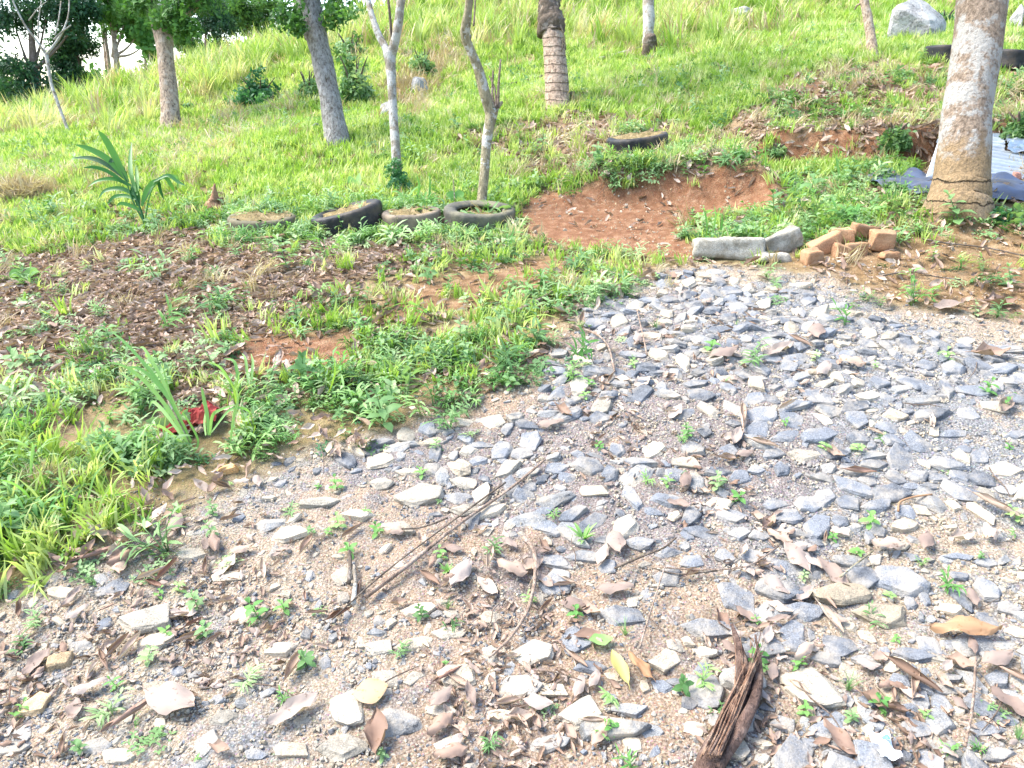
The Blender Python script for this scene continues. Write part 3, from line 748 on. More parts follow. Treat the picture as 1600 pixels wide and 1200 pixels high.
# ------------------------------------------------------------------ stones of the driveway
HS = """grey 1220 922 88 60|grey 1257 958 72 42|grey 1239 987 46 40|grey 1190 1009 75 52|grey 1115 985 94 55|grey 1407 912 84 50|grey 1346 903 52 44|grey 1100 835 60 40|grey 1073 835 28 38|grey 1140 808 48 30|grey 1230 809 50 28|grey 1236 832 62 22|grey 1425 1140 50 50|grey 1293 1143 58 45|mid 1218 1131 42 32|grey 1435 1095 40 42|grey 1470 1098 35 30|mid 1474 1168 55 52|grey 1264 1162 30 28|grey 1320 1172 48 30|grey 1322 1095 22 25|grey 1200 1105 26 24|grey 1572 952 50 30
slab 1320 932 105 40|slab 1387 965 98 46|pale 1265 1082 95 78|slab 1395 1082 38 38|pale 1053 1008 32 28|buff 1438 797 32 30|buff 1355 995 28 26|grey 870 909 60 42|grey 901 997 68 60|grey 977 964 72 52|grey 1045 785 58 26|mid 814 1077 76 54|mid 625 1131 78 56|mid 955 1142 110 58|pale 831 1021 74 54|buff 716 1060 70 54|pale 768 1025 46 38|pale 902 1116 76 60|pale 540 1112 62 66|pale 535 1170 84 52|pale 600 1060 52 36|pale 691 1112 50 38|pale 535 900 38 46
grey 1001 724 60 24|grey 921 731 52 30|grey 814 710 38 26|grey 930 712 26 16|mid 825 740 44 22|grey 868 733 34 26|pale 500 787 66 30|pale 655 775 84 48|pale 728 757 48 28|pale 592 757 46 28|pale 724 798 48 28|buff 675 692 44 22|pale 732 706 34 22|buff 640 738 40 20|grey 1465 747 38 24|grey 1500 745 30 22|grey 1264 789 50 32|grey 1288 747 42 26|grey 1396 747 42 34|grey 1363 727 42 20|grey 1511 649 38 24|grey 1238 600 38 22|grey 1081 603 48 22|mid 1440 627 50 16|grey 1455 650 74 28|grey 1370 792 60 28|grey 1325 785 45 26|grey 1210 787 44 26|grey 1590 680 40 20|grey 1120 740 48 20|mid 1410 610 44 18|grey 1490 678 48 26|grey 1180 735 36 22|grey 1330 735 38 26
pale 225 970 95 56|buff 243 1004 78 38|ochre 92 1040 52 44|ochre 58 1105 44 42|buff 355 902 65 34|buff 380 963 50 33|mid 322 1158 38 48|grey 178 918 55 36|grey 305 1055 28 20|grey 278 1050 24 18|buff 450 835 70 36|mid 425 820 50 24|mid 20 1172 50 30|orange 355 737 42 24|mid 150 1165 46 30|pale 470 1128 30 24|grey 395 1180 40 30|mid 35 1150 40 26|grey 800 835 24 18|grey 850 800 30 20|grey 1045 900 48 34|grey 1010 930 30 22|buff 960 1060 34 22|grey 925 1045 50 24|mid 980 1110 60 34|grey 1060 1068 38 28|grey 1130 870 44 32|grey 1175 870 40 30|grey 1080 880 44 26|grey 1045 865 44 24|buff 990 1165 36 34|grey 1155 835 38 26|grey 1190 838 44 24|grey 1000 850 50 30|grey 950 885 34 24|grey 1015 800 44 18|grey 1160 900 30 26|mid 1330 880 60 24|grey 1540 880 34 18|grey 1500 870 46 20|grey 1350 1035 60 24|grey 1425 1025 60 22|grey 1290 1032 56 26|mid 1570 1010 44 22|grey 1480 1060 40 22|grey 1390 1160 30 22|grey 1560 1180 60 26|grey 1240 1010 46 28|buff 440 1015 60 38|buff 655 955 66 38|pale 350 1125 52 34|buff 650 1008 62 40|buff 455 1172 74 44|pale 185 1182 60 34|buff 100 930 60 28|buff 300 868 64 26|buff 560 806 64 28|pale 620 828 60 28|buff 765 965 50 32|buff 705 990 56 34|buff 862 1078 62 40|buff 1085 1140 44 32|buff 250 1080 60 34|mid 130 1010 50 28|pale 590 1012 50 34|buff 780 1120 60 36|mid 860 1165 70 36|pale 700 1165 56 36"""
HS = [s.split() for ln in HS.split('\n') for s in ln.split('|')]
placed = []                                             # plan position and radius of every stone
_cell = {}
def _cells(x, y): return (int(math.floor(x / .12)), int(math.floor(y / .12)))
def free(x, y, r, k=.68):
    cx, cy = _cells(x, y)
    for i in range(cx - 2, cx + 3):
        for j in range(cy - 2, cy + 3):
            for (a, b, q) in _cell.get((i, j), ()):
                if (a - x) ** 2 + (b - y) ** 2 < ((r + q) * k) ** 2: return False
    return True
def occupy(x, y, r):
    _cell.setdefault(_cells(x, y), []).append((x, y, r))
TONE = {'grey': 'blue-grey', 'mid': 'weathered grey', 'buff': 'dusty buff', 'pale': 'pale', 'slab': 'brown flat', 'ochre': 'ochre', 'orange': 'orange'}
def size_word(w): return 'large' if w > 66 else 'mid-sized' if w > 40 else 'small' if w > 22 else 'tiny'
n_stone = 0
for k, px, py, w, h in HS:
    px, py, w, h = map(float, (px, py, w, h))
    p = G(px, py); d = project(p)[2]
    view = Vector((p[0], p[1], p[2] - CAMH)).normalized(); nn = nrm(p[0], p[1]); sb = max(.22, abs(view.dot(nn)))
    wx = w * d / FPX; hz = min(.06, .28 * wx) if k not in ('slab',) else .2 * wx
    if k in ('ochre', 'orange'): hz = .62 * wx; hh_ = 1
    wy = max(.5 * wx, (h * d / FPX - .45 * hz) / sb)
    wy = min(wy, wx * 1.5)
    me = STM[k][n_stone % len(STM[k])]
    o = obj('stone', me, None, (p[0], p[1], p[2] + hz * (-.02 if k != 'slab' else .2)), on_ground_euler(p[0], p[1], rng.uniform(-.25, .25), .05), (wx * 1.13, wy * 1.13, hz))
    describe(o, '%s %s stone' % (size_word(w), TONE[k]) if k != 'slab' else 'brown flat stone', px, py, 'stone', 'stones set in the driveway gravel')
    occupy(p[0], p[1], max(wx, wy) * .46); n_stone += 1
    if wx > .14:
        occupy(p[0] - wx * .3, p[1], wy * .4); occupy(p[0] + wx * .3, p[1], wy * .4)
PP['rubble'] = plan([(-300, 1050), (0, 960), (200, 850), (400, 770), (640, 720), (760, 820), (860, 950), (1000, 1050), (1100, 1250), (-400, 1300)])
PP['bluebot'] = plan([(1180, 860), (1500, 900), (1700, 980), (1800, 1300), (1180, 1300), (1000, 1020)])
cand = []
rs = np.random.RandomState(3)
x = rs.uniform(-4.2, 5.0, 90000); y = rs.uniform(1.2, 6.2, 90000)
gzv = sdf(PP['gravel'], x, y); dn = sdf(PP['dense'], x, y) + fbm(x, y, .6, 3, 8) * .5; rb = sdf(PP['rubble'], x, y); bb = sdf(PP['bluebot'], x, y)
ear = zone('earth', x, y)
hh = H(x, y)
cl = fbm(x, y, .5, 3, 9)
u = rs.rand(len(x)); u2 = rs.rand(len(x)); u3 = rs.rand(len(x))
for i in range(len(x)):
    if gzv[i] < .02: continue
    dens = .10 + .28 * max(0, cl[i] * 2)
    if dn[i] > 0: dens = .74 + 1.1 * cl[i]
    elif bb[i] > 0: dens = .5 + cl[i] * .5
    dens *= (1 - .85 * ear[i])
    if u3[i] > dens: continue
    big = dn[i] > 0 or bb[i] > 0
    r = (.011 + .058 * u[i] ** 2.0) if big else (.010 + .022 * u[i] ** 3)
    q = project((x[i], y[i], hh[i]))
    if not (-450 < q[0] < 2150 and q[1] < 1330): continue
    tone = ('grey' if u2[i] < .66 else 'mid' if u2[i] < .82 else 'buff' if u2[i] < .94 else 'pale') if big else ('pale' if u2[i] < .3 else 'buff' if u2[i] < .55 else 'mid' if u2[i] < .75 else 'grey')
    cand.append((r, x[i], y[i], hh[i], tone, q))
cand.sort(key=lambda c: -c[0])
acc = []
for c in cand:
    if free(c[1], c[2], c[0]): occupy(c[1], c[2], c[0]); acc.append(c)
acc.sort(key=lambda c: -c[0] / c[5][2] if (-10 < c[5][0] < 1610 and c[5][1] < 1208) else 9)
n_ind = 296 - n_stone
for c in acc[:n_ind]:
    r, cx_, cy_, z, tone, q = c
    sx = 2.3 * r * rng.uniform(1.0, 1.3); sy = 2.3 * r * rng.uniform(.62, .95); hz = r * rng.uniform(.4, .8)
    o = obj('stone', rng.choice(STM[tone]), None, (cx_, cy_, z + hz * -.04), on_ground_euler(cx_, cy_, rng.random() * 6.28, .12), (sx, sy, hz))
    describe(o, '%s %s stone' % (size_word(2 * r / q[2] * FPX), TONE[tone]), q[0], q[1], 'stone', 'stones set in the driveway gravel')
rest = acc[n_ind:]
for tone in ('grey', 'mid', 'buff', 'pale'):
    L = [c for c in rest if c[4] == tone]
    if not L: continue
    P = np.array([(c[1], c[2], c[3] - c[0] * .02) for c in L]); rt = ground_rot(P[:, 0], P[:, 1], .22); rt2 = rt
    flatm = []
    for s_, me in enumerate(STM[tone][:5]):
        m2 = me.copy(); m2.transform(Matrix.Diagonal((1.1, .8, .3, 1))); flatm.append(m2)
    scatter('gravel', flatm, P, rt2, [c[0] * 2.25 for c in L], 'small %s stones scattered over the driveway' % TONE[tone], cat='gravel')
print('stones', n_stone, len(acc))
# grit and pebbles
def visible_xy(n, d0, d1, power, seed, pad=60):
    """points spread evenly over the ground in view, thinning with distance"""
    n = int(n * 1.24); rs = np.random.RandomState(seed)
    yy = d0 * (d1 / d0) ** (rs.rand(n) ** power); w = (yy * 1.04 + .3) * .92
    xx = rs.uniform(-1, 1, n) * w
    return xx, yy
px_, py_ = visible_xy(110000, 1.3, 6.2, 1.0, 5)
gz_ = zone('gravel', px_, py_, .22, .5); ez = zone('earth', px_, py_)
keep = nrg.rand(len(px_)) < gz_ * (1 - .65 * ez) * np.clip(.45 + fbm(px_, py_, .35, 3, 61) + .3 * (sdf(PP['dense'], px_, py_) > 0), .1, 1)
px_, py_ = px_[keep], py_[keep]; zz = H(px_, py_)
tn = nrg.rand(len(px_)) + fbm(px_, py_, .8, 2, 62) * .5
for kk, lo, hi in (('grey_s', -9, .38), ('buff_s', .38, .66), ('pale_s', .66, .9), ('slab_s', .9, 9)):
    s = (tn > lo) & (tn <= hi)
    P = np.c_[px_[s], py_[s], zz[s]]
    sc_ = .005 + .014 * nrg.rand(s.sum()) ** 2.5 + .0012 * py_[s]
    fm = []
    for me in STM[kk]:
        m2 = me.copy(); m2.transform(Matrix.Diagonal((1, .85, .65, 1))); fm.append(m2)
    scatter('pebbles', fm, P, up_rot(s.sum(), .4), sc_, 'loose grit and pebbles on the driveway sand', cat='gravel')
print('pebbles', len(px_))

# ------------------------------------------------------------------ fallen leaves
HL = """orange 580 1090 62 10 round orange leaf with brown freckles|green 938 1010 44 5 broad green leaf lying on a blue-grey stone|yellow 968 1053 62 110 yellow folded leaf|tan 1000 1052 56 130 pointed tan leaf beside a yellow one|tan 1505 995 118 -5 long wavy tan leaf lying on stones|pale 962 856 50 100 blotchy pinkish oval leaf|pale 1243 880 58 115 eaten pale leaf standing out on grey stones|pale 1300 905 60 125 chewed pale leaf|pale 786 588 44 0 pale boat-shaped leaf on the sand|dark 155 875 84 25 dark reddish rolled leaf beside the grass|dark 530 970 50 30 maroon half-open rolled leaf|fold 1385 862 56 -10 curled brown leaf|pale 1445 855 42 45 pale leaf with a clear midrib|roll 1555 800 70 -35 long pinkish leaf half folded|pale 1517 942 32 80 round bleached leaf|pale 1555 1040 70 15 pale crumpled leaf at the right edge|pale 1478 1050 30 30 small cream leaf|roll 1425 1065 84 -38 rolled mauve-grey leaf|fold 590 1158 76 100 mauve wavy leaf|pale 1215 977 46 5 narrow whitish leaf|roll 1295 975 56 -60 pinkish rolled leaf|pale 960 930 70 0 lacy cream leaf|fold 1500 848 50 5 brown folded leaf|fold 1545 845 44 60 crumpled pinkish leaf|pale 1575 1110 60 -50 large cream leaf at the right edge|roll 1590 1070 60 -40 pink folded leaf at the right edge|dark 700 1065 60 35 dark twisted leaf on pale stones|pale 690 1100 50 40 white angular leaf|pale 735 1095 46 110 white curled leaf|roll 240 905 50 30 rolled brown leaf|roll 185 1020 50 60 upright rolled leaf|dark 210 1125 90 35 long dark curled leaf|pale 270 1105 110 -15 large pinkish torn leaf|roll 460 1050 60 75 rolled brown leaf|roll 480 860 50 75 pale rolled leaf|pale 460 1120 90 30 crumpled pale leaf|fold 345 1180 46 -15 cream leaf at the bottom edge|roll 150 1050 34 80 short brown rolled leaf|dark 262 900 44 55 curled dark leaf|roll 205 1020 50 65 rolled tan leaf|pale 140 1085 60 20 pinkish flat leaf|roll 560 935 50 85 grey-brown rolled leaf|pale 720 905 60 60 pale curled leaf|roll 765 880 50 80 pinkish rolled leaf|fold 800 900 60 -20 brown leaf heap|dark 1340 745 60 -5 reddish curled leaf|pale 1285 585 44 30 pale leaf on dark stones|pale 1130 560 60 10 whitish ragged leaf|pale 1215 555 70 15 whitish ragged leaf|roll 1250 540 40 -35 pink rolled leaf|fold 1330 575 40 -25 tan leaf|pale 1275 525 44 60 pinkish leaf|roll 1230 640 44 20 pinkish rolled leaf|pale 1150 690 44 50 pale leaf|roll 1190 700 50 -30 pinkish rolled leaf|roll 1160 660 60 70 rolled leaf|fold 1545 560 70 0 brown leaf|pale 1570 640 44 30 cream leaf|fold 1300 715 36 -30 tan curled leaf|pale 860 670 50 0 pinkish leaf|fold 880 650 40 -40 pinkish curled leaf|pale 1480 485 60 5 cream leaf|fold 1560 480 70 5 tan wide leaf|pale 1070 760 40 60 pale leaf|fold 1080 905 40 20 torn leaf|pale 1150 1000 30 0 narrow leaf|fold 1160 870 30 50 curled leaf|roll 390 735 30 80 white leaf|pale 130 845 30 0 cream leaf|dark 240 865 50 20 rolled leaf|pale 1060 795 40 -20 pale leaf"""
n_leaf = 0
def put_leaf(kind, px, py, L, deg, p=None, lift=.012):
    p = G(px, py) if p is None else p
    d = project(p)[2]; Lm = L * d / FPX
    a = R(deg)
    # the picture angle turned into an angle on the ground
    nn = nrm(p[0], p[1]); view = Vector((p[0], p[1], p[2] - CAMH)).normalized(); sb = max(.3, abs(view.dot(nn)))
    gx, gy = math.cos(a), math.sin(a) / sb; st = math.hypot(gx, gy); Lm *= min(st, 1.25) * .88
    spin = math.atan2(gy, gx)
    me = rng.choice(DL[kind])
    o = obj('leaf', me, None, (p[0], p[1], p[2] + lift), on_ground_euler(p[0], p[1], spin, .07), (Lm, Lm * rng.uniform(.85, 1.15), Lm))
    return o
for ent in HL.split('|'):
    k, px, py, L, dg, txt = ent.split(' ', 5)
    px, py = float(px), float(py); o = put_leaf(k, px, py, float(L), float(dg), lift=.022)
    n_leaf += 1
    if len(txt.split()) >= 4 and txt not in ('pinkish rolled leaf',): o['label'] = txt; o['category'] = 'leaf'; o['group'] = 'fallen leaves on the driveway'
    else: describe(o, txt, px, py, 'leaf', 'fallen leaves on the driveway')
LK = {'pale': 'pale dry leaf', 'flat': 'flat brown leaf', 'roll': 'rolled brown leaf', 'fold': 'crumpled brown leaf', 'dark': 'dark curled leaf'}
k = 0
rl = random.Random(99)
while n_leaf < 285 and k < 6000:
    k += 1
    px, py = rl.uniform(10, 1590), rl.uniform(430, 1190)
    p = hit(px, py, 1.2, 9)
    g_ = float(sdf(PP['gravel'], p[0:1], p[1:2])[0])
    c_ = float(fbm(p[0:1], p[1:2], .45, 3, 71)[0])
    d_ = float(sdf(PP['dense'], p[0:1], p[1:2])[0])
    if g_ < 0: continue
    if rl.random() > .35 + c_ * 1.6: continue
    q = project(p); Lm = rl.uniform(.035, .11)
    kind = rl.choice(['pale', 'flat', 'roll', 'fold', 'flat', 'pale', 'fold']) if px > 600 else rl.choice(['roll', 'dark', 'fold', 'flat', 'pale', 'roll'])
    o = put_leaf(kind, px, py, Lm * FPX / q[2], rl.uniform(-70, 70), p, .016)
    describe(o, LK[kind], px, py, 'leaf', 'fallen leaves on the driveway'); n_leaf += 1
# leaf litter: brown shreds under the trees
def mass(name, meshes, n, d0, d1, wfun, sfun, label, seed, cat, tilt=.3, lift=0, power=1.0, ground=False):
    x, y = visible_xy(n, d0, d1, power, seed)
    k = np.random.RandomState(seed + 1).rand(len(x)) < wfun(x, y); x, y = x[k], y[k]
    P = np.c_[x, y, H(x, y) + lift]
    rot = ground_rot(x, y, tilt) if ground else up_rot(len(x), tilt)
    s = sfun(x, y) * nrg.uniform(.65, 1.3, len(x))
    print(name, len(x))
    return scatter(name, meshes, P, rot, s, label, cat=cat)
LIT = [grid_leaf('litter_leaf', M['litter'], .35 + .1 * i, .8 + .5 * i, .6, .06, 4, 3, seed=200 + i, stalk=False) for i in range(4)]
mass('leaf_litter', LIT + TWIG[:2] + DL['roll'][:2] + DL['fold'][:1], 42000, 3.4, 9.5, lambda x, y: np.clip(zone('litter', x, y, .3, .3) * .95 + np.maximum(zone('scrub', x, y), zone('scrub2', x, y, .25, .5)) * .9 + .22 * (y < 7.5), 0, 1) * (1 - zone('dig', x, y) * .97) * (1 - .85 * zone('earth', x, y)) * (1 - .7 * zone('patch', x, y)) * (1 - .9 * zone('mound', x, y)) * (sdf(PP['gravel'], x, y) < .05), lambda x, y: .055 + .004 * y, 'brown shredded leaf litter lying under the small trees', 301, 'leaf litter', .35, .012, ground=True)
mass('leaf_crumbs', LIT + TWIG[:1] + DL['fold'] + DL['pale'][:2] + DL['roll'][:2], 15000, 1.3, 6.5, lambda x, y: zone('gravel', x, y, .3, .5) * np.clip(.10 + fbm(x, y, .4, 3, 71) * 1.3, 0, 1), lambda x, y: .034 + .003 * y, 'crumbled leaf bits and twigs among the gravel', 303, 'leaf litter', .35, .008, ground=True)

mass('soil_crumbs', STM['ochre_s'] + STM['slab_s'], 30000, 3.5, 8.0, lambda x, y: np.maximum.reduce([zone('dig', x, y, .1), zone('earth', x, y, .2), zone('mound', x, y, .1), zone('patch', x, y, .1)]) * np.clip(.35 + fbm(x, y, .3, 3, 75), .05, 1), lambda x, y: .006 + .0022 * y * nrg.rand(len(x)) ** 2, 'loose crumbs of red-brown soil', 305, 'soil', .5)
mass('leaf_bits', LIT + TWIG, 7000, 3.6, 9.0, lambda x, y: np.maximum.reduce([zone('dig', x, y, .1), zone('earth', x, y, .2), zone('mound', x, y, .1)]) * np.clip(.09 + fbm(x, y, .5, 3, 76) * .8, 0, 1), lambda x, y: .05 + .004 * y, 'dead leaf bits scattered over the bare red soil', 307, 'leaf litter', .4, .01, ground=True)
# ------------------------------------------------------------------ grass and weeds
tyre_px = [(400, 355), (545, 355), (640, 350), (748, 350)]
def bankface(x, y):
    xs = [p[0] for p in _f2]; ys = [p[1] for p in _f2]; d = y - np.interp(x, xs, ys)
    return (d > -.12) * (d < .26) * (x > xs[0] + .15) * (x < 4.2)
def not_bare(x, y):
    k = (1 - zone('dig', x, y, .08)) * (1 - zone('mound', x, y, .06)) * (1 - zone('earth', x, y, .15) * .93) * (1 - zone('patch', x, y) * .8)
    return np.clip(k * clear(x, y) * (1 - .85 * bankface(x, y)) * (1 - zone('tarp', x, y, .04, .03)), 0, 1)
def lawn_w(x, y):
    g = sdf(PP['gravel'], x, y); l = zone('litter', x, y, .3, .3); sc_ = np.maximum(zone('scrub', x, y, .2), zone('scrub2', x, y, .25, .5) * .9)
    w = sstep(6.0, 7.4, y + fbm(x, y, 1.0, 3, 81) * 1.2 - (x > .3) * (x < 4) * .2)
    w = w * (1 - sc_ * np.clip(1.0 - .25 * (fbm(x, y, .8, 3, 97) > .22), 0, .985)) * (1 - zone('barebank', x, y, .3) * .8)
    w = np.maximum(w, .07 * (g < -.1)) * (1 - l * .93)
    return w * not_bare(x, y) * (.65 + .7 * (fbm(x, y, .7, 3, 82) > -.25))
mass('lawn_grass', LAWN, 75000, 3.5, 24, lawn_w, lambda x, y: .07 + .0075 * y, 'bright green short grass covering the slope', 401, 'grass', .25)
mass('lawn_herbs', W['creeper'] + W['ovate'][:1], 16000, 5.2, 15, lambda x, y: lawn_w(x, y) * np.clip(.2 + fbm(x, y, 1.1, 3, 83) * 1.5, 0, 1), lambda x, y: .09 + .005 * y, 'low broadleaf herbs mixed into the grass', 403, 'weeds', .3)
def weeds_w(x, y):
    g = sdf(PP['gravel'], x, y); l = zone('litter', x, y, .25, .3)
    k = sstep(0.16, -.16, g + fbm(x, y, .45, 4, 84) * .42) * (y < 7.2) * not_bare(x, y)
    near_edge = sstep(-.95, -.15, g) * .8
    return k * np.clip(.16 + fbm(x, y, .38, 3, 85) * 1.3 + .16 * near_edge, .03, 1) * (1 - l * .72)
mass('weeds', W['creeper'][:2] + W['ovate'] + W['lance'] + W['lancef'], 10500, 2.2, 7.4, weeds_w, lambda x, y: .085 + .005 * y, 'low leafy weeds growing beside the driveway', 405, 'weeds', .3)
_ty = [G(px, py)[:2] for px, py in ((355, 372), (385, 378), (430, 376), (470, 370), (490, 372), (560, 382), (590, 372), (600, 350), (620, 372), (680, 372), (720, 376), (790, 360), (480, 340), (600, 335), (560, 340), (640, 335), (670, 335), (430, 340), (380, 340), (960, 255), (1010, 262), (1040, 250), (1060, 240))]
mass('tyre_side_weeds', W['creeper'][:2] + W['lance'] + W['lancef'] + LAWN[:2], 60000, 5.2, 8.4, lambda x, y: np.max([np.exp(-((x - a) ** 2 + (y - b) ** 2) / .012) for a, b in _ty], axis=0) * .42, lambda x, y: .075 + .006 * y, 'weeds and grass crowding round the sunken tyres', 417, 'weeds', .35)
_tp = []
for (px, py, n_, dz) in ((641, 350, 26, .07), (540, 352, 16, .07), (402, 356, 30, .05), (748, 350, 5, .04), (1000, 232, 8, .1)):
    q = G(px, py)
    for _ in range(n_):
        a = rng.random() * 6.28; r_ = .2 * rng.random() ** .5; xx, yy = q[0] + r_ * math.cos(a), q[1] + .13 + r_ * math.sin(a); _tp.append((xx, yy, h1(xx, yy) + dz))
scatter('tyre_weeds', W['lance'] + W['lancef'] + W['creeper'][:1] + LAWN[:2], _tp, up_rot(len(_tp), .3), .14 * nrg.uniform(.7, 1.3, len(_tp)), 'weeds growing out of the soil inside the tyres', cat='weeds')
mass('tall_weeds', W['lance'] + W['lancef'] + W['ovate'], 1700, 2.2, 7.4, lambda x, y: weeds_w(x, y) * .8, lambda x, y: .15 + .006 * y, 'taller leafy weeds standing out of the ground cover', 419, 'weeds', .35)
mass('fallen_leaves', LIT + DL['flat'][:2] + DL['fold'][:1], 12000, 2.2, 10.5, lambda x, y: (sdf(PP['gravel'], x, y) < .1) * np.clip(.1 + fbm(x, y, .6, 3, 95) * .8 + .7 * zone('scrub', x, y) + .5 * zone('scrub2', x, y), 0, 1) * (1 - zone('dig', x, y) * .8), lambda x, y: .065 + .005 * y, 'single dead leaves caught on the weeds and grass', 421, 'leaf litter', .5, .035, ground=True)
mass('leafy_undergrowth', W['creeper'] + W['creeperdark'][:1], 5000, 2.2, 7.4, weeds_w, lambda x, y: .06 + .003 * y, 'creeping ground cover between the weeds', 407, 'weeds', .3)
mass('scrub_plants', W['creeper'] + W['ovatef'][:2] + W['ovate'][:2], 26000, 5.0, 11.5, lambda x, y: np.maximum(zone('scrub', x, y, .2) * np.clip(.03 + fbm(x, y, .6, 3, 86) * .75, 0.01, 1), .20 * (x > 1.0) * (y > 5.0) * (y < 7.0)) * not_bare(x, y), lambda x, y: .07 + .006 * y, 'leafy creepers over the red soil bank', 409, 'weeds', .35)
mass('dry_straw', DRY, 11000, 4.5, 20, lambda x, y: np.clip(zone('barebank', x, y, .4) * 1.0 + .15 * lawn_w(x, y) * (fbm(x, y, 1.5, 3, 87) > .1) + .12 * zone('scrub', x, y) + .15 * zone('scrub2', x, y, .2, .5) + .03 + .35 * (x < -3) * (fbm(x, y, 1.3, 3, 99) > .05) * (y > 7), 0, 1) * (1 - zone('dig', x, y)), lambda x, y: .08 + .018 * y, 'dry straw-coloured grass on the slope', 411, 'grass', .5)
# rough grass by the tussocks at left front
PP['frontgrass'] = plan([(-300, 700), (0, 640), (140, 700), (230, 780), (150, 870), (0, 920), (-400, 1000)])
mass('rough_grass', [grass_clump(90 + i, M['lawn'], 16, 1.0, .045, .2, (.4, 1.6)) for i in range(4)], 9000, 2.2, 6.5, lambda x, y: np.clip(zone('frontgrass', x, y, .2) * .35 + .06 * weeds_w(x, y), 0, 1), lambda x, y: .16 + .01 * y, 'longer grass at the edge of the driveway', 413, 'grass', .4)
# tall grass over the ridge
def tall_w(x, y):
    q0 = x / np.maximum(y, 1)
    left = np.maximum(sstep(13.6, 15.6, y + fbm(x, y, 3, 3, 88) * 2), .9 * sstep(11.5, 12.5, y + fbm(x, y, 2, 3, 96) * 2) * ((q0 < -.56) + (q0 > -.50) * (q0 < -.44))) * (q0 < -.05)
    mid = sstep(13.0, 17, y + fbm(x, y, 3, 3, 89) * 3) * (q0 >= -.05) * (q0 < .32)
    right = sstep(17, 20, y) * (q0 >= .32) * .4
    return np.clip(left + mid + right, 0, 1) * np.clip(.75 + fbm(x, y, 1.6, 3, 90) * .9, .1, 1) * clear(x, y, FARCLEAR)
mass('tall_grass', TALL + [DRY[0]], 9000, 9, 30, tall_w, lambda x, y: .42 + .013 * y, 'tall arching grass along the top of the slope', 415, 'grass', .12)
# distant greenery beyond the ridge
def woods(name, n, x0, x1, y0, y1, meshes, s, z0, z1, seed, label):
    rs = np.random.RandomState(seed); x = rs.uniform(x0, x1, n); y = rs.uniform(y0, y1, n)
    P = np.c_[x, y, H(x, y, False) + rs.uniform(z0, z1, n)]
    return scatter(name, meshes, P, up_rot(n, .8), s * rs.uniform(.6, 1.4, n), label, cat='trees')

# single weeds on the driveway
HW = """rosette 912 838 64 broad-bladed bright green grass weed on the open gravel|lancef 1102 1062 70 lanceolate green weed left of the split husk|tuft 1325 1068 74 fine grass tuft beside the large pale slab|lancef 1318 500 64 bushy green tuft on the far gravel|ovatef 955 1140 40 four-leaved light green seedling near the bottom edge|lancef 985 1196 62 pointed bright green plant cut by the bottom edge|lancef 828 938 44 narrow upright seedling against the curved dark stick|ovatef 900 960 40 small green seedling beside a blue-grey stone|tuft 977 985 60 fine grass tuft growing over a flat stone|ovatef 1180 1030 50 broad seedling behind the husk tip|ovatef 1245 1040 40 round-leaved seedling right of the husk|ovatef 1182 970 24 pale green seedling between blue stones|ovatef 1390 930 28 small seedling at the foot of a blue-grey slab|lancef 1480 915 60 grass weed with a long leaf on the right|lancef 1440 880 36 pair of green leaves near a pale leaf|ovatef 1360 815 46 bright seedling on the bare sand|ovatef 1338 862 34 low green weed beside the brown curled leaf|ovatef 1300 840 26 little round-leaved weed|rosette 700 890 40 small grass tuft under the long dry stalk|ovatef 405 960 60 tall soft weed with bluish leaves|ovatef 445 950 40 small weed|ovate 310 945 46 low weed above the big pale boulder|ovate 320 990 40 clump of small rounded leaves|lance 390 1060 66 spreading weed with pointed leaves|ovate 480 1035 50 leafy green seedling|ovate 230 1030 50 round-leaved weed in front of the big pale boulder|lance 170 1110 80 leafy sprawling grass weed at lower left|lance 40 1010 60 grass weed at the left edge|lance 60 970 50 light green grass weed|ovate 130 1170 40 seedling at the lower left edge|rosette 230 820 56 spiky grass weed beside the weeds|lance 150 830 60 leafy weed with a pale top leaf|ovatef 100 880 40 pale green weed|ovate 690 1180 24 tiny seedling|tuft 700 945 44 dull wiry tuft|ovatef 660 740 30 young broad-leaved weed|lance 700 660 70 arching leafy weed at the gravel edge|tuft 730 645 40 small grass tuft|lance 1180 560 70 sprawling weed on the far gravel|ovatef 1110 545 40 low weed|lance 1200 430 60 bright weed in front of the concrete block|lance 1210 445 40 small weed|tuft 1025 510 50 pale grass tuft|ovatef 1340 700 34 dark green sprig|ovatef 1290 700 34 green sprig|ovatef 1150 780 40 green seedling|ovate 1120 760 40 upright seedling|ovatef 1540 610 40 creeping green weed|ovatef 1575 700 20 small weed|ovatef 1455 470 30 small weed|ovatef 1590 810 44 pale green broad seedling|lancef 1585 835 30 green sprig at the right edge|ovatef 920 600 34 yellow-green sprig|ovatef 915 620 26 yellow-green sprig|ovatef 990 570 22 green sprig|ovatef 1075 680 26 green sprig|lancef 1010 750 36 green sprig|ovate 680 700 30 green sprig|tuft 1590 1150 70 olive grass tuft in the lower right corner|ovatef 1445 1120 30 single green leaf sprig|ovatef 1255 1105 16 tiny sprig|lance 1120 1110 40 thin weed left of the husk|ovatef 1195 1045 30 small sprig|ovate 600 1180 30 seedling at the bottom edge|ovatef 690 870 34 small sprig|ovatef 590 830 36 light sprig|ovatef 545 860 40 cluster of tiny light leaves|ovatef 530 820 40 sprig of pale leaves|lancef 865 805 30 small sprig|ovatef 1400 1000 22 yellowish sprig|lancef 430 690 50 bright young weed|rosette 280 800 40 grass sprig|ovatef 1225 660 20 sprig|ovatef 1480 560 34 low weed"""
hw = HW.split('|')
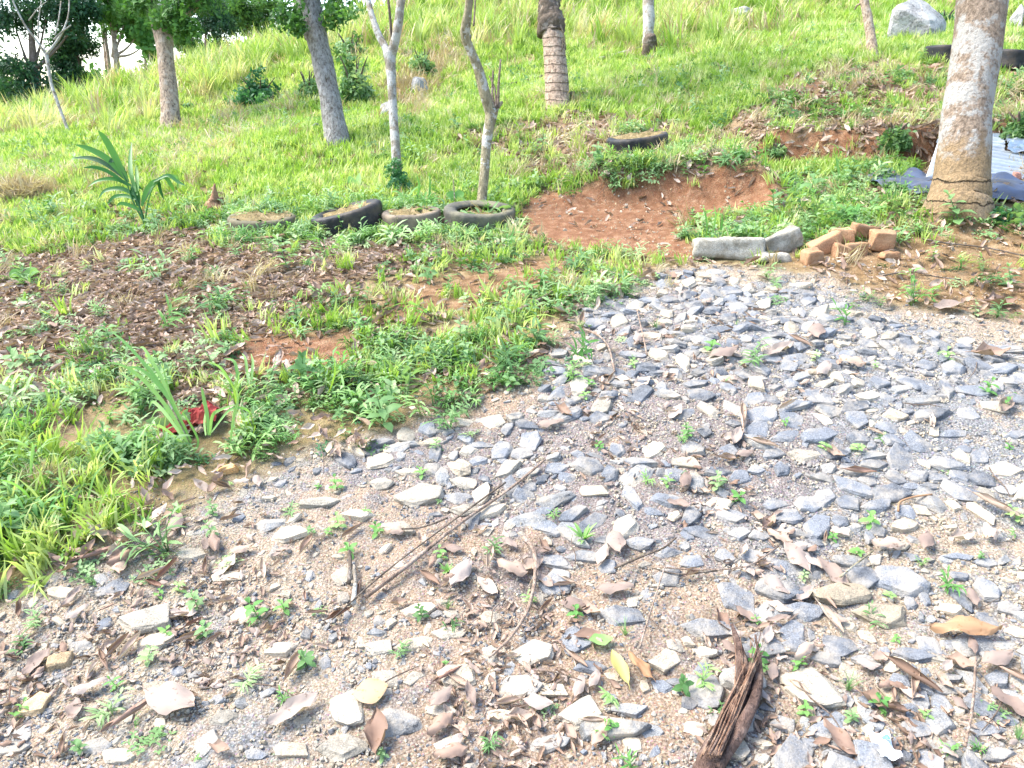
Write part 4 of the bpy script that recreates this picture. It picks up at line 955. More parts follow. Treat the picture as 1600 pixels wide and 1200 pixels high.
for ent in hw:
    k, px, py, s, txt = ent.split(' ', 4); px, py, s = float(px), float(py), float(s)
    p = G(px, py + s * .12); d = project(p)[2]; L = s * d / FPX * (.62 if k != 'ovate' and k != 'ovatef' else .8)
    me = rng.choice(W[k]); e = Vector(on_ground_euler(p[0], p[1], rng.random() * 6.28, .1))
    o = obj('weed', me, None, (p[0], p[1], p[2]), e, (L, L, L * .9))
    if len(txt.split()) >= 5: tag(o, txt, 'weed', 'weeds sprouting through the gravel')
    else: describe(o, txt, px, py, 'weed', 'weeds sprouting through the gravel')
k = 0; n_w = 0
while n_w < 70 and k < 3000:
    k += 1; px, py = rl.uniform(10, 1590), rl.uniform(420, 1190); p = hit(px, py, 1.2, 9)
    g_ = float(sdf(PP['gravel'], p[0:1], p[1:2])[0])
    if g_ < .03 or rl.random() > .22 + 1.0 * math.exp(-g_ / .35): continue
    kind = rl.choice(['ovatef', 'lancef', 'ovate', 'lance', 'ovatef', 'creeper']); L = rl.uniform(.02, .075)
    o = obj('weed', rl.choice(W[kind]), None, tuple(p), on_ground_euler(p[0], p[1], rl.random() * 6.28, .15), (L, L, L))
    describe(o, {'ovatef': 'tiny light green seedling', 'ovate': 'tiny green seedling', 'lancef': 'little bright grassy weed', 'lance': 'little grassy weed', 'creeper': 'flat creeping weed'}[kind], px, py, 'weed', 'weeds sprouting through the gravel'); n_w += 1

# ------------------------------------------------------------------ sticks, twigs, husk
def ground_line(pts, lift):
    out = []
    for (px, py) in pts:
        p = G(px, py); out.append(Vector((p[0], p[1], p[2] + lift)))
    return out
def stick(name, label, cat, pts, w0, w1, mat, lift=.012, seg=7, rough=.15, seed=1, group=None, parent=None):
    P = ground_line(pts, lift); c = sum(P, Vector()) / len(P)
    d = project(c)[2]; n = len(P)
    rad = [(w0 + (w1 - w0) * i / (n - 1)) * d / FPX * .5 for i in range(n)]
    mb = MB(); tube(mb, [p - c for p in P], rad, seg, 4, rough, seed)
    o = obj(name, mb.mesh(name, mat), parent, c)
    if label: tag(o, label, cat, group)
    return o
stick('dry_stalk', 'long straight dry brown stalk lying diagonally across the gravel', 'stalk', [(572, 944), (640, 893), (720, 828), (800, 772), (852, 728)], 8, 3.5, M['wood'], .03)
stick('dry_stalk', 'thinner dry stalk lying alongside the long brown one', 'stalk', [(520, 985), (600, 912), (690, 842), (790, 768)], 2.5, 3.5, M['bark_dark'], .04, 5)
stick('curved_stick', 'curved dark brown stick lying on the pale stones', 'stick', [(764, 1045), (800, 1010), (826, 965), (836, 915), (834, 875), (818, 855)], 3, 9, M['wood'], .04, seed=4)
stick('broken_branch', 'short pale barkless branch standing beside the long stalk', 'branch', [(553, 955), (556, 925), (554, 895)], 9, 5, M['bark_white'], .03)
stick('broken_branch', 'short blackened branch beside the pale upright one', 'branch', [(546, 925), (548, 900), (547, 874)], 7, 6, M['bark_dark'], .035)
stick('twig', 'thin upright grey twig near the right edge', 'twig', [(1503, 1185), (1514, 1130), (1518, 1085), (1521, 1045)], 5, 3.5, M['wood'], .04, 6)
stick('twig', 'thin straight pale twig left of the blue stones', 'twig', [(998, 1030), (1010, 990), (1025, 940), (1038, 900)], 3.5, 2, M['wood'], .04, 5)
stick('twig', 'slim tan vine stem lying left of the biggest blue-grey stone', 'twig', [(1025, 898), (1090, 902), (1150, 900), (1180, 890), (1215, 865)], 3, 2.5, M['wood'], .03, 5)
stick('twig', 'brown twig slanting below the oval blotchy leaf', 'twig', [(960, 900), (1000, 882), (1035, 868), (1055, 852)], 4, 3, M['bark_dark'], .03, 5)
stick('twig', 'olive leaf stalk poking across the blue stones', 'twig', [(1310, 918), (1340, 893), (1362, 876)], 4, 2.5, M['bark_green'], .04, 5)
stick('twig', 'curved tan stalk lying on the bare sand', 'twig', [(1402, 806), (1405, 792), (1425, 784), (1455, 780)], 4, 3, M['tanleaf'], .02, 5)
stick('twig', 'thin dark twig rising from the far stones', 'twig', [(1010, 570), (1004, 540), (995, 500)], 3, 2, M['wood'], .05, 5)
stick('twig', 'long bent brown twig behind the far gravel', 'twig', [(890, 515), (930, 530), (950, 550), (960, 590)], 4, 3, M['wood'], .03, 5)
stick('twig', 'brown dead twig crossing the weeds beside the sand', 'twig', [(800, 500), (840, 480), (870, 460)], 7, 4, M['wood'], .04, 5)
stick('twig', 'dark twig among the leaves on the pale stones', 'twig', [(618, 838), (660, 835), (700, 820)], 3, 3, M['bark_dark'], .03, 5)
stick('twig', 'thin brown twig lying on sand in front of the tan leaf', 'twig', [(1120, 900), (1060, 905), (1010, 893)], 2.5, 2, M['bark_dark'], .02, 5)
stick('twig', 'root-like twig trailing over the red soil at right', 'twig', [(1440, 378), (1480, 385), (1540, 392), (1600, 405)], 3, 2.5, M['bark_dark'], .02, 5)
stick('twig', 'bent dry twig on the sandy far right', 'twig', [(1370, 440), (1420, 432), (1460, 440), (1500, 445)], 3, 2, M['bark_dark'], .03, 5)
# a score of loose twigs
for k in range(34):
    px, py = rl.uniform(100, 1580), rl.uniform(440, 1150); p = hit(px, py, 1.2, 9)
    if float(sdf(PP['gravel'], p[0:1], p[1:2])[0]) < 0: continue
    L = rl.uniform(.08, .2); o = obj('twig', rl.choice(TWIG), None, (p[0], p[1], p[2] + .02), on_ground_euler(p[0], p[1], rl.random() * 6.28, .08), (L, L, L * 1.2))
    describe(o, 'short brown twig', px, py, 'twig', 'short twigs on the gravel')

def husk():
    base = Vector(G(1135, 1140)); d = project(base)[2]; r = d / FPX * .5
    t = thing('split_husk', 'dark brown fibrous split husk with frayed tips at the bottom edge', 'husk', base)
    def P(px, py, l): return Vector(G(px, py)) + Vector((0, 0, l)) - base
    mb = MB(); tube(mb, [P(1090, 1230, .02), P(1118, 1185, .03), P(1145, 1130, .04), P(1160, 1080, .045), P(1152, 1035, .05), P(1140, 1005, .07)], [27 * r, 29 * r, 27 * r, 21 * r, 13 * r, 4 * r], 14, 8, .28, 3, freq=3)
    obj('husk_body', mb.mesh('husk_body', M['husk']), t)
    mb = MB(); tube(mb, [P(1118, 1215, .035), P(1155, 1160, .05), P(1178, 1105, .055), P(1183, 1060, .055), P(1176, 1022, .07)], [16 * r, 17 * r, 15 * r, 10 * r, 3 * r], 12, 8, .3, 5, freq=3)
    obj('husk_strip', mb.mesh('husk_strip', M['husk']), t)
    rr = random.Random(5)
    for k in range(34):
        s = rr.random(); x0 = rr.uniform(-16, 19)
        pts = []
        for j in range(5):
            q = j / 4 * rr.uniform(.55, 1.0); yy = 1215 - q * 205
            cx_ = 1105 + 62 * min(1, q * 1.5) + x0 * (.9 - .5 * q) + (14 * (q > .75)) * (1 if x0 > 5 else -1)
            pts.append(P(cx_ + rr.uniform(-2, 2), yy, .065 + rr.uniform(-.008, .02) * (.5 + q)))
        mb = MB(); tube(mb, pts, [rr.uniform(1.6, 3.6) * r] * 4 + [.6 * r], 5, 3, .1, k)
        obj('husk_fibre', mb.mesh('husk_fibre', M['huskred'] if k % 3 else M['husk']), t)
husk()

# ------------------------------------------------------------------ bricks and blocks
def rough_box(name, sx, sy, sz, mat, seed=0, bev=.016, amp=.006):
    bm = bmesh.new(); bmesh.ops.create_cube(bm, size=1)
    for v in bm.verts: v.co = Vector((v.co.x * sx, v.co.y * sy, v.co.z * sz))
    rr = random.Random(seed)
    for v in bm.verts: v.co += Vector((rr.uniform(-1, 1), rr.uniform(-1, 1), rr.uniform(-1, 1))) * amp * 2
    bmesh.ops.bevel(bm, geom=list(bm.edges), offset=bev, segments=2, profile=.6, affect='EDGES')
    bmesh.ops.subdivide_edges(bm, edges=[e for e in bm.edges if e.calc_length() > .04], cuts=4, use_grid_fill=True)
    from mathutils import noise as mn
    for v in bm.verts: v.co += v.normal * (mn.fractal(v.co * 14 + Vector((seed * 7, 0, 0)), .9, 2, 4) * amp * 1.6)
    me = bpy.data.meshes.new(name); bm.to_mesh(me); bm.free(); me.materials.append(mat)
    for p in me.polygons: p.use_smooth = True
    return me
def block(name, label, cat, px, py, wpx, hpx, depth, mat, rot=(0, 0, 0), seed=0, group=None, zoff=0, dref=None):
    p = G(px, py + hpx * .5) if dref is None else at(px, py + hpx * .5, dref); d = project(p)[2]
    sx, sz = wpx * d / FPX, hpx * d / FPX
    o = obj(name, rough_box(name, sx, depth, sz, mat, seed, .02 if mat == M['concrete'] else .012, .012 if mat == M['concrete'] else .006), None, (p[0], p[1] + depth * .4, p[2] + sz * .46 + zoff), rot)
    return tag(o, label, cat, group)
bg_ = 'bricks heaped at the head of the driveway'
block('concrete_block', 'long rough grey concrete block lying at the head of the driveway', 'concrete block', 1140, 390, 100, 30, .14, M['concrete'], (R(-8), R(1), R(-4)), 1)
block('concrete_block', 'tilted broken concrete lump between the long block and the bricks', 'concrete block', 1222, 380, 58, 34, .13, M['concrete'], (R(4), R(-24), R(8)), 2)
block('concrete_block', 'small flat concrete piece below the tilted lump', 'concrete block', 1209, 404, 48, 14, .10, M['concrete'], (R(-5), R(2), R(3)), 3)
block('brick', 'crumbling brick leaning on the left of the brick heap', 'brick', 1290, 384, 46, 24, .10, M['brick'], (0, R(-22), R(8)), 4, bg_)
block('brick', 'rounded brick between the leaning one and the topmost one', 'brick', 1316, 374, 34, 26, .10, M['brick'], (0, R(-8), R(-10)), 5, bg_, .02)
block('brick', 'topmost brick of the small heap', 'brick', 1350, 370, 38, 20, .10, M['brick'], (R(3), R(8), R(6)), 6, bg_, .035)
block('brick', 'brick under the topmost one of the heap', 'brick', 1340, 388, 32, 22, .10, M['brick'], (0, R(3), R(-5)), 7, bg_, -.01)
block('brick', 'square-faced brick standing at the right of the heap', 'brick', 1380, 379, 36, 30, .11, M['brick'], (0, R(4), R(-4)), 8, bg_, .012)
block('brick', 'low sunken brick at the left foot of the heap', 'brick', 1270, 402, 30, 22, .10, M['brick'], (0, R(-4), R(10)), 9, bg_)
block('brick', 'small brick wedged in the dark gap of the heap', 'brick', 1316, 393, 22, 22, .10, M['brick'], (0, R(12), R(4)), 10, bg_, -.01)
block('brick', 'brick half buried right of the heap', 'brick', 1394, 401, 28, 12, .10, M['brick'], (0, R(2), 0), 11, bg_)

# ------------------------------------------------------------------ tyres
def tyre_mesh(Rr, w, mat, seed=0, nseg=72):
    prof = [(1.0, -.36), (1.0, .36), (.985, .44), (.93, .5), (.80, .5), (.68, .44), (.63, .36), (.66, .32), (.80, .40), (.92, .30), (.92, -.30), (.80, -.40), (.66, -.32), (.63, -.36), (.68, -.44), (.80, -.5), (.93, -.5), (.985, -.44)]
    prof = [(1.0, .36 - .72 * k / 6) for k in range(7)][::-1] + prof[2:]
    rs = np.random.RandomState(seed); verts = []; n = len(prof)
    for i in range(nseg):
        a = 2 * math.pi * i / nseg; wob = 1 + .025 * math.sin(2 * a + seed) + .012 * math.sin(5 * a)
        for j, (r, z) in enumerate(prof):
            q = r
            if j < 7: q -= .022 if (j in (2, 4)) or ((i + (j > 3)) % 4 == 0) else 0
            verts.append((math.cos(a) * q * Rr * wob, math.sin(a) * q * Rr * wob, z * w))
    faces = [(i * n + j, ((i + 1) % nseg) * n + j, ((i + 1) % nseg) * n + (j + 1) % n, i * n + (j + 1) % n) for i in range(nseg) for j in range(n)]
    mb = MB(); mb.add(verts, faces); return mb.mesh('tyre', mat)
def tyre(px, py, wpx, w, mat, label, rot=(0, 0), sink=.35, soil=True, seed=0, dref=None):
    p = Vector(G(px, py)) if dref is None else Vector(at(px, py, dref)); d = project(p)[2]; Rr = wpx * d / FPX * .5
    p.y += Rr * .55; p.z = h1(p.x, p.y)
    t = thing('tyre', label, 'tyre', p, 0, 'old tyres set in the slope')
    o = obj('tyre_ring', tyre_mesh(Rr, w, mat, seed), t, (0, 0, w * (.5 - sink)), (R(rot[0]), R(rot[1]), 0))
    if soil:
        mb = MB(); V = [(0, 0, .03)]; n = 24
        for k, rr in enumerate((.3, .6, .9)):
            for i in range(n):
                a = 2 * math.pi * i / n; V.append((math.cos(a) * rr * Rr * .98, math.sin(a) * rr * Rr, .03 - .03 * rr + .02 * math.sin(i * 2.3 + k)))
        F = [(0, 1 + i, 1 + (i + 1) % n) for i in range(n)] + [(1 + k * n + i, 1 + (k + 1) * n + i, 1 + (k + 1) * n + (i + 1) % n, 1 + k * n + (i + 1) % n) for k in range(2) for i in range(n)]
        mb.add(V, F); obj('soil_fill', mb.mesh('soil_fill', M['ground']), t, (0, 0, w * (.5 - sink) + w * (.12 if soil is True else soil)), (R(rot[0]), R(rot[1]), 0))
    return t
tyre(748, 362, 112, .20, M['rubber_grey'], 'grey-brown tyre ringing the foot of a slender forked tree', (6, 2), .26, .10, 1)
tyre(641, 362, 92, .19, M['rubber_tan'], 'mud-brown tyre full of weeds between the black tyre and the tree tyre', (3, -3), .30, .42, 2)
tyre(540, 366, 116, .21, M['rubber'], 'black tyre tilted up at its right end in the row', (3, -14), .24, .36, 3)
tyre(402, 366, 108, .19, M['mossy'], 'mossy half-sunken tyre at the left end of the row', (3, 1), .42, .46, 4)
tyre(1000, 240, 100, .19, M['rubber'], 'black tyre half buried above the red soil cutting', (3, -7), .3, .42, 5)
tyre(1487, 100, 68, .22, M['rubber'], 'black tyre far up the slope left of the big palm trunk', (0, 0), .1, .3, 6)
tyre(1590, 108, 70, .22, M['rubber'], 'dark tyre far up the slope right of the big palm trunk', (0, 6), .2, .3, 7)

# ------------------------------------------------------------------ roofing sheets, tarpaulin and rubble behind the palm
def sheet(label, quad, pitch_m, amp, mat, crumple=0, seed=0, n=(40, 60), name='roofing_sheet', cat='metal sheet', group='roofing sheets behind the big palm'):
    """quad of (px,py,depth); corrugation ridges run from corner 0 towards corner 1"""
    q = [Vector(at(*c)) for c in quad]; c0 = sum(q, Vector()) / 4
    up = (q[1] - q[0]).cross(q[3] - q[0]).normalized()
    if up.z < 0: up = -up
    wd = (q[3] - q[0]).length; verts = []; rs = np.random.RandomState(seed)
    nu, nv = n
    for i in range(nu + 1):
        for j in range(nv + 1):
            s, t = i / nu, j / nv
            p = q[0] * (1 - s) * (1 - t) + q[1] * s * (1 - t) + q[2] * s * t + q[3] * (1 - s) * t
            h = amp * (abs(math.sin(math.pi * t * wd / pitch_m)) ** .7)
            h += crumple * float(fbm(np.array([s * 3 + seed]), np.array([t * 3.0]), .7, 3, seed)[0]) + .006 * math.sin(s * 5 + seed)
            verts.append(p - c0 + up * h)
    F = [(i * (nv + 1) + j, i * (nv + 1) + j + 1, (i + 1) * (nv + 1) + j + 1, (i + 1) * (nv + 1) + j) for i in range(nu) for j in range(nv)]
    mb = MB(); mb.add([tuple(v) for v in verts], F)
    o = obj(name, mb.mesh(name, mat, smooth=not crumple), None, c0)
    md = o.modifiers.new('thickness', 'SOLIDIFY'); md.thickness = .003
    return tag(o, label, cat, group)
D0 = project(Vector(G(1470, 285)))[2] + .12
print('D0', D0)
def tarp():
    ring = [(1412, 305), (1436, 272), (1500, 268), (1600, 275), (1680, 300), (1690, 340), (1600, 338), (1545, 322), (1450, 314)]
    a = plan([(1412, 308), (1440, 280)]); 
    x0, y0 = G(1412, 308)[:2]; x1 = G(1680, 318)[0]; yb = G(1450, 282)[1]
    nu, nv = 70, 26; V = []
    for i in range(nu + 1):
        for j in range(nv + 1):
            s, t = i / nu, j / nv
            x = x0 + (x1 - x0) * s + .04 * math.sin(t * 7); y = y0 - .08 + (yb + .25 - y0) * t + .05 * math.sin(s * 9) - .18 * s * (1 - t)
            V.append((x, y, s, t))
    V = np.array(V); z = H(V[:, 0], V[:, 1]) + .02 + np.abs(fbm(V[:, 0] * 1.0, V[:, 1] * 1.7, .30, 2, 44)) * .09
    c0 = np.array([V[:, 0].mean(), V[:, 1].mean(), z.mean()])
    F = [(i * (nv + 1) + j, i * (nv + 1) + j + 1, (i + 1) * (nv + 1) + j + 1, (i + 1) * (nv + 1) + j) for i in range(nu) for j in range(nv)]
    mb = MB(); mb.add(np.c_[V[:, 0], V[:, 1], z] - c0, F)
    o = obj('tarpaulin', mb.mesh('tarpaulin', M['tarp']), None, tuple(c0)); tag(o, 'crumpled dark grey tarpaulin spread around the foot of the big palm', 'tarpaulin')
tarp()
sheet('long white corrugated roofing sheet lying behind the big palm trunk', [(1445, 280, D0 - .03), (1700, 308, D0 - .15), (1700, 262, D0 + .42), (1464, 224, D0 + .5)], .085, .034, M['sheet'], 0, 1)
sheet('second white corrugated sheet leaning on the bank behind the first', [(1463, 222, D0 + .46), (1568, 240, D0 + .44), (1566, 213, D0 + .75), (1474, 194, D0 + .8)], .08, .02, M['sheet'], .02, 2, (24, 30))
sheet('crumpled silvery sheet at the right edge behind the palm', [(1572, 236, D0 + .4), (1680, 250, D0 + .4), (1680, 212, D0 + .7), (1572, 208, D0 + .7)], .07, .015, M['foil'], .09, 3, (24, 26))
sheet('dark green plastic sheet on the tarpaulin right of the palm', [(1543, 322, D0 - .42), (1592, 338, D0 - .46), (1572, 297, D0 - .1), (1543, 297, D0 - .1)], .4, .01, M['greencloth'], .03, 4, (14, 14), 'plastic_sheet', 'plastic sheet', None)
sheet('dark green plastic scrap with a white edge left of the palm', [(1424, 312, D0 - .35), (1462, 314, D0 - .35), (1462, 300, D0 - .15), (1430, 300, D0 - .15)], .4, .01, M['greencloth'], .03, 5, (14, 14), 'plastic_sheet', 'plastic sheet', None)
sheet('white plastic strip edging the green sheet right of the palm', [(1568, 296, D0 - .08), (1594, 334, D0 - .42), (1600, 332, D0 - .40), (1576, 295, D0 - .06)], .4, .01, M['whiteedge'], .0, 6, (14, 3), 'plastic_strip', 'plastic strip', None)
sheet('white plastic strip lying left of the palm trunk', [(1422, 306, D0 - .25), (1450, 299, D0 - .17), (1450, 296, D0 - .14), (1424, 301, D0 - .2)], .4, .006, M['whiteedge'], .0, 7, (14, 3), 'plastic_strip', 'plastic strip', None)
for k, (px, py, w, h, lab) in enumerate([(1588, 278, 22, 18, 'red broken brick topmost on the tarpaulin at the right edge'), (1600, 292, 36, 14, 'flat pinkish brick piece under the topmost one'), (1585, 300, 20, 10, 'small pinkish brick chip at the edge of the tarpaulin'), (1562, 282, 26, 7, 'thin pinkish shard on the white sheet')]):
    p = at(px, py, D0 - .02 - k * .03); 
    me = STM['ochre'][0].copy(); me.materials.clear(); me.materials.append(M['redbrick'])
    w_ = w * D0 / FPX; o = obj('broken_brick', me, None, tuple(p), (0, R(10 * k), k), (w_, w_ * .8, h * D0 / FPX * 1.1)); tag(o, lab, 'brick', 'broken bricks on the tarpaulin')

# ------------------------------------------------------------------ red cloth, board, stump
def cloth():
    p = Vector(G(305, 668)); d = project(p)[2]; s = d / FPX
    mb = MB(); nu, nv = 22, 14; V = []
    for i in range(nu + 1):
        for j in range(nv + 1):
            u, v = i / nu - .5, j / nv - .5
            x = u * 92 * s * (1 - .25 * abs(v)); y = v * 60 * s + .02 * math.sin(u * 7)
            z = .03 + 22 * s * (.55 + v * .5) * (abs(math.sin(u * 9 + 1.2 + v * 3.5)) * .8 + .1) * (1 - 2.4 * u * u) + float(fbm(np.array([u]), np.array([v]), .3, 4, 9)[0]) * .075
            V.append((x, y, z))
    mb.add(V, [(i * (nv + 1) + j, i * (nv + 1) + j + 1, (i + 1) * (nv + 1) + j + 1, (i + 1) * (nv + 1) + j) for i in range(nu) for j in range(nv)])
    o = obj('red_cloth', mb.mesh('red_cloth', M['redcloth'], smooth=False), None, p, (0, R(-8), .1)); o.modifiers.new('thickness', 'SOLIDIFY').thickness = .003
    tag(o, 'crumpled red cloth caught in the weeds at left', 'cloth')
cloth()
block('rotten_board', 'rotten reddish-brown board lying below the mossy tyre', 'board', 400, 376, 86, 9, .09, M['woodrot'], (R(-10), R(-8), R(12)), 21)
block('rotten_board', 'short splintered board left of the rotten reddish one', 'board', 372, 384, 40, 6, .06, M['woodrot'], (R(-10), R(-12), R(25)), 22)
def stump():
    b = Vector(G(338, 328)); d = project(b)[2]; s = d / FPX
    t = thing('tree_stump', 'small rotten brown stump with a spike in the grass', 'stump', b)
    mb = MB(); tube(mb, [(0, 0, -.03), (0, 0, 12 * s), (2 * s, 0, 20 * s)], [13 * s, 11 * s, 6 * s], 12, 4, .5, 3); obj('stump_base', mb.mesh('stump_base', M['woodrot']), t)
    mb = MB(); tube(mb, [(2 * s, 0, 10 * s), (1 * s, 0, 28 * s), (3 * s, 0, 40 * s)], [6 * s, 4 * s, 1.5 * s], 8, 4, .3, 4); obj('stump_spike', mb.mesh('stump_spike', M['woodrot']), t)
    mb = MB(); tube(mb, [(8 * s, -.01, -.02), (9 * s, 0, 14 * s), (13 * s, 0, 19 * s)], [6 * s, 4 * s, 1 * s], 8, 4, .4, 5); obj('stump_splinter', mb.mesh('stump_splinter', M['woodrot']), t)
stump()
for px, py, L, dg, lab in ((298, 335, 34, 50, 'rusty brown curled leaf standing in the grass'), (1170, 395, 20, 20, 'small brown leaf on the long concrete block')):
    o = put_leaf('fold', px, py, L, dg, lift=.03); tag(o, lab, 'leaf')
def wrapper():
    p = Vector(G(1378, 1178)); d = project(p)[2]; s = d / FPX
    t = thing('plastic_wrapper', 'torn white plastic wrapper with blue print at the bottom edge', 'wrapper', p)
    for nm, mt, w, h, z in (('wrapper_film', 'plasticwhite', 32, 40, .03), ('printed_patch', 'blueprint', 9, 7, .034)):
        mb = MB(); n = 10; V = []
        for i in range(n + 1):
            for j in range(n + 1):
                u, v = i / n - .5, j / n - .5; V.append((u * w * s + (6 * s if nm[0] == 'p' else 0), v * h * s / .75 + (8 * s if nm[0] == 'p' else 0), z + .012 * math.sin(u * w * .22 + 1) * math.cos(v * h * .2)))
        mb.add(V, [(i * (n + 1) + j, i * (n + 1) + j + 1, (i + 1) * (n + 1) + j + 1, (i + 1) * (n + 1) + j) for i in range(n) for j in range(n)])
        obj(nm, mb.mesh(nm, M[mt]), t)
wrapper()
o = block('plastic_scrap', 'tiny white plastic scrap left of the husk', 'scrap', 1128, 1124, 18, 8, .03, M['plasticwhite'], (R(-30), 0, R(20)), 31)
# ------------------------------------------------------------------ trees
def leafcluster(seed, mat, n=16, L=.5, wr=.5, name='leaf_cluster', spread=.5):
    rs = random.Random(seed); mb = MB()
    for k in range(n):
        d = Vector((rs.gauss(0, 1), rs.gauss(0, 1), rs.gauss(0, .8))).normalized() * spread * rs.random() ** .5
        leafy(mb, tuple(d), rs.random() * 6.28, rs.uniform(-.9, .7), L * rs.uniform(.7, 1.2), L * wr, .4, .2, 2)
    return mb.mesh(name, mat)
def feathery(seed, mat):
    rs = random.Random(seed); mb = MB()
    for k in range(5):
        az = rs.random() * 6.28; el = rs.uniform(-.5, .6); ca, sa = math.cos(az), math.sin(az)
        for j in range(8):
            t = .15 + j / 9
            for s in (-1, 1): leafy(mb, (ca * t * math.cos(el), sa * t * math.cos(el), t * math.sin(el) - t * t * .25), az + s * 1.1, -.1, .36, .075, .3, .2, 1)
    return mb.mesh('feathery_spray', mat)
CL = {'dark': [leafcluster(i, M['treedark'], 22, .30, .5) for i in range(4)], 'light': [leafcluster(10 + i, M['treelight'], 14, .5, .75) for i in range(4)],
      'mid': [leafcluster(20 + i, M['treemid'], 20, .34, .5) for i in range(4)], 'feather': [feathery(30 + i, M['treemid']) for i in range(4)],
      'big': [leafcluster(40 + i, M['treemid'], 7, .62, .62, spread=.7) for i in range(3)], 'vine': [leafcluster(50 + i, M['weeddark'], 16, .45, .6) for i in range(3)],
      'bush': [leafcluster(60 + i, M['weeddark'], 16, .5, .5) for i in range(3)], 'bushlight': [leafcluster(70 + i, M['weed'], 16, .5, .5) for i in range(3)]}
def pix(base, D, lst):
    P = [Vector(at(px, py, D)) - base for px, py, w in lst]; r = [w * D / FPX * .5 for px, py, w in lst]
    return P, r
def trunk_tree(name, label, basepx, mat, trunk, branches=(), crowns=(), group=None, cat='tree', rough=.06, seg=18, flare=True, extra=None, doff=0):
    base = Vector(G(*basepx)); D = project(base)[2] + doff
    t = thing(name, label, cat, base, 0, group)
    P, r = pix(base, D, trunk)
    P = [P[0] + Vector((0, 0, -.12))] + P; r = [r[0] * 1.3] + [r[0] * 1.06] + r[1:]
    mb = MB(); tube(mb, P, r, seg, 7, rough, len(label)); obj('trunk', mb.mesh('trunk', mat), t)
    for b in branches:
        bm_ = mat; 
        if isinstance(b[0], str): bm_ = M[b[0]]; b = b[1]
        P, r = pix(base, D, b); 
        for i in range(len(P)): P[i] = P[i] + Vector((0, (i * .06) * (1 if len(b) % 2 else -1), 0))
        mb = MB(); tube(mb, P, r, 10, 6, rough, len(b)); obj('branch', mb.mesh('branch', bm_), t)
    for (kind, n, cs, s, lab) in crowns:
        rs = np.random.RandomState(n); pts = []
        for i in range(n):
            cpx, cpy, rx, ry, dz = cs[i % len(cs)]
            c = Vector(at(cpx, cpy, D + dz)) - base; q = rs.randn(3); q /= np.linalg.norm(q); q *= rs.rand() ** .45
            k = D / FPX; pts.append((c.x + q[0] * rx * k, c.y + q[1] * rx * k, c.z + q[2] * ry * k))
        scatter('crown', CL[kind], pts, up_rot(n, 1.0), s * nrg.uniform(.7, 1.3, n), None, t)
    return t
trunk_tree('broad_tree', 'stout tan-barked tree forking under feathery leaves on the left slope', (267, 205), M['bark_tan'],
    [(267, 205, 31), (265, 165, 26), (261, 110, 25), (256, 65, 27), (254, 50, 28)],
    [[(250, 58, 17), (237, 25, 14), (226, -5, 12), (205, -70, 9), (180, -150, 5)], [(258, 58, 17), (275, 30, 15), (296, 10, 13), (330, -40, 10), (380, -130, 6)], [(256, 50, 14), (262, 0, 11), (258, -90, 8), (270, -200, 5)]],
    [('mid', 190, [(264, 24, 26, 24, -.15), (306, 0, 46, 22, .1), (222, 2, 28, 22, 0), (290, 44, 16, 8, -.2), (262, -60, 110, 50, 0)], .22, None), ('feather', 300, [(262, 15, 38, 26, 0), (300, -15, 60, 30, .3), (225, -20, 55, 26, .2), (262, -80, 110, 60, 0), (350, -120, 80, 50, 0), (180, -120, 80, 50, 0)], .26, None)])
trunk_tree('grey_tree', 'leaning grey lichen-spotted trunk with large leaves near its top', (528, 228), M['bark_grey'],
    [(528, 230, 38), (522, 190, 34), (511, 130, 32), (503, 90, 32), (496, 60, 32), (485, 5, 31), (470, -60, 28), (450, -170, 22), (440, -300, 14)],
    [[(492, 70, 12), (478, 50, 14), (466, 22, 14), (452, -20, 12), (430, -90, 8)], [(497, 60, 5), (488, 58, 10), (474, 57, 9)], [(470, -60, 12), (500, -120, 10), (560, -220, 6)]],
    [('big', 330, [(452, 10, 26, 32, -.15), (450, 30, 22, 22, -.2), (520, 22, 18, 22, -.15), (524, 8, 24, 18, 0), (480, -15, 60, 24, 0), (462, 40, 16, 14, -.3), (430, -70, 70, 40, 0), (520, -150, 100, 60, 0)], .085, None)])
trunk_tree('slender_tree', 'slender whitish tree forking in a wide V with vine at its foot', (620, 300), M['bark_white'],
    [(621, 298, 17), (620, 260, 15), (616, 200, 14), (613, 150, 14), (611, 110, 15), (609, 82, 20)],
    [[(607, 88, 15), (600, 72, 12), (588, 52, 11), (577, 25, 10), (566, -10, 9), (540, -90, 6), (530, -180, 4)], [(610, 88, 16), (618, 68, 14), (625, 40, 14), (632, 0, 13), (650, -80, 10), (640, -200, 5)], ['bark_dark', [(613, 78, 4), (612, 40, 4), (610, 5, 4), (606, -40, 3)]]],
    [('vine', 90, [(618, 268, 14, 20, -.1), (622, 290, 22, 16, -.12)], .06, None), ('big', 60, [(555, 20, 26, 10, 0), (545, -40, 50, 26, 0), (640, -150, 80, 50, 0)], .06, None)])
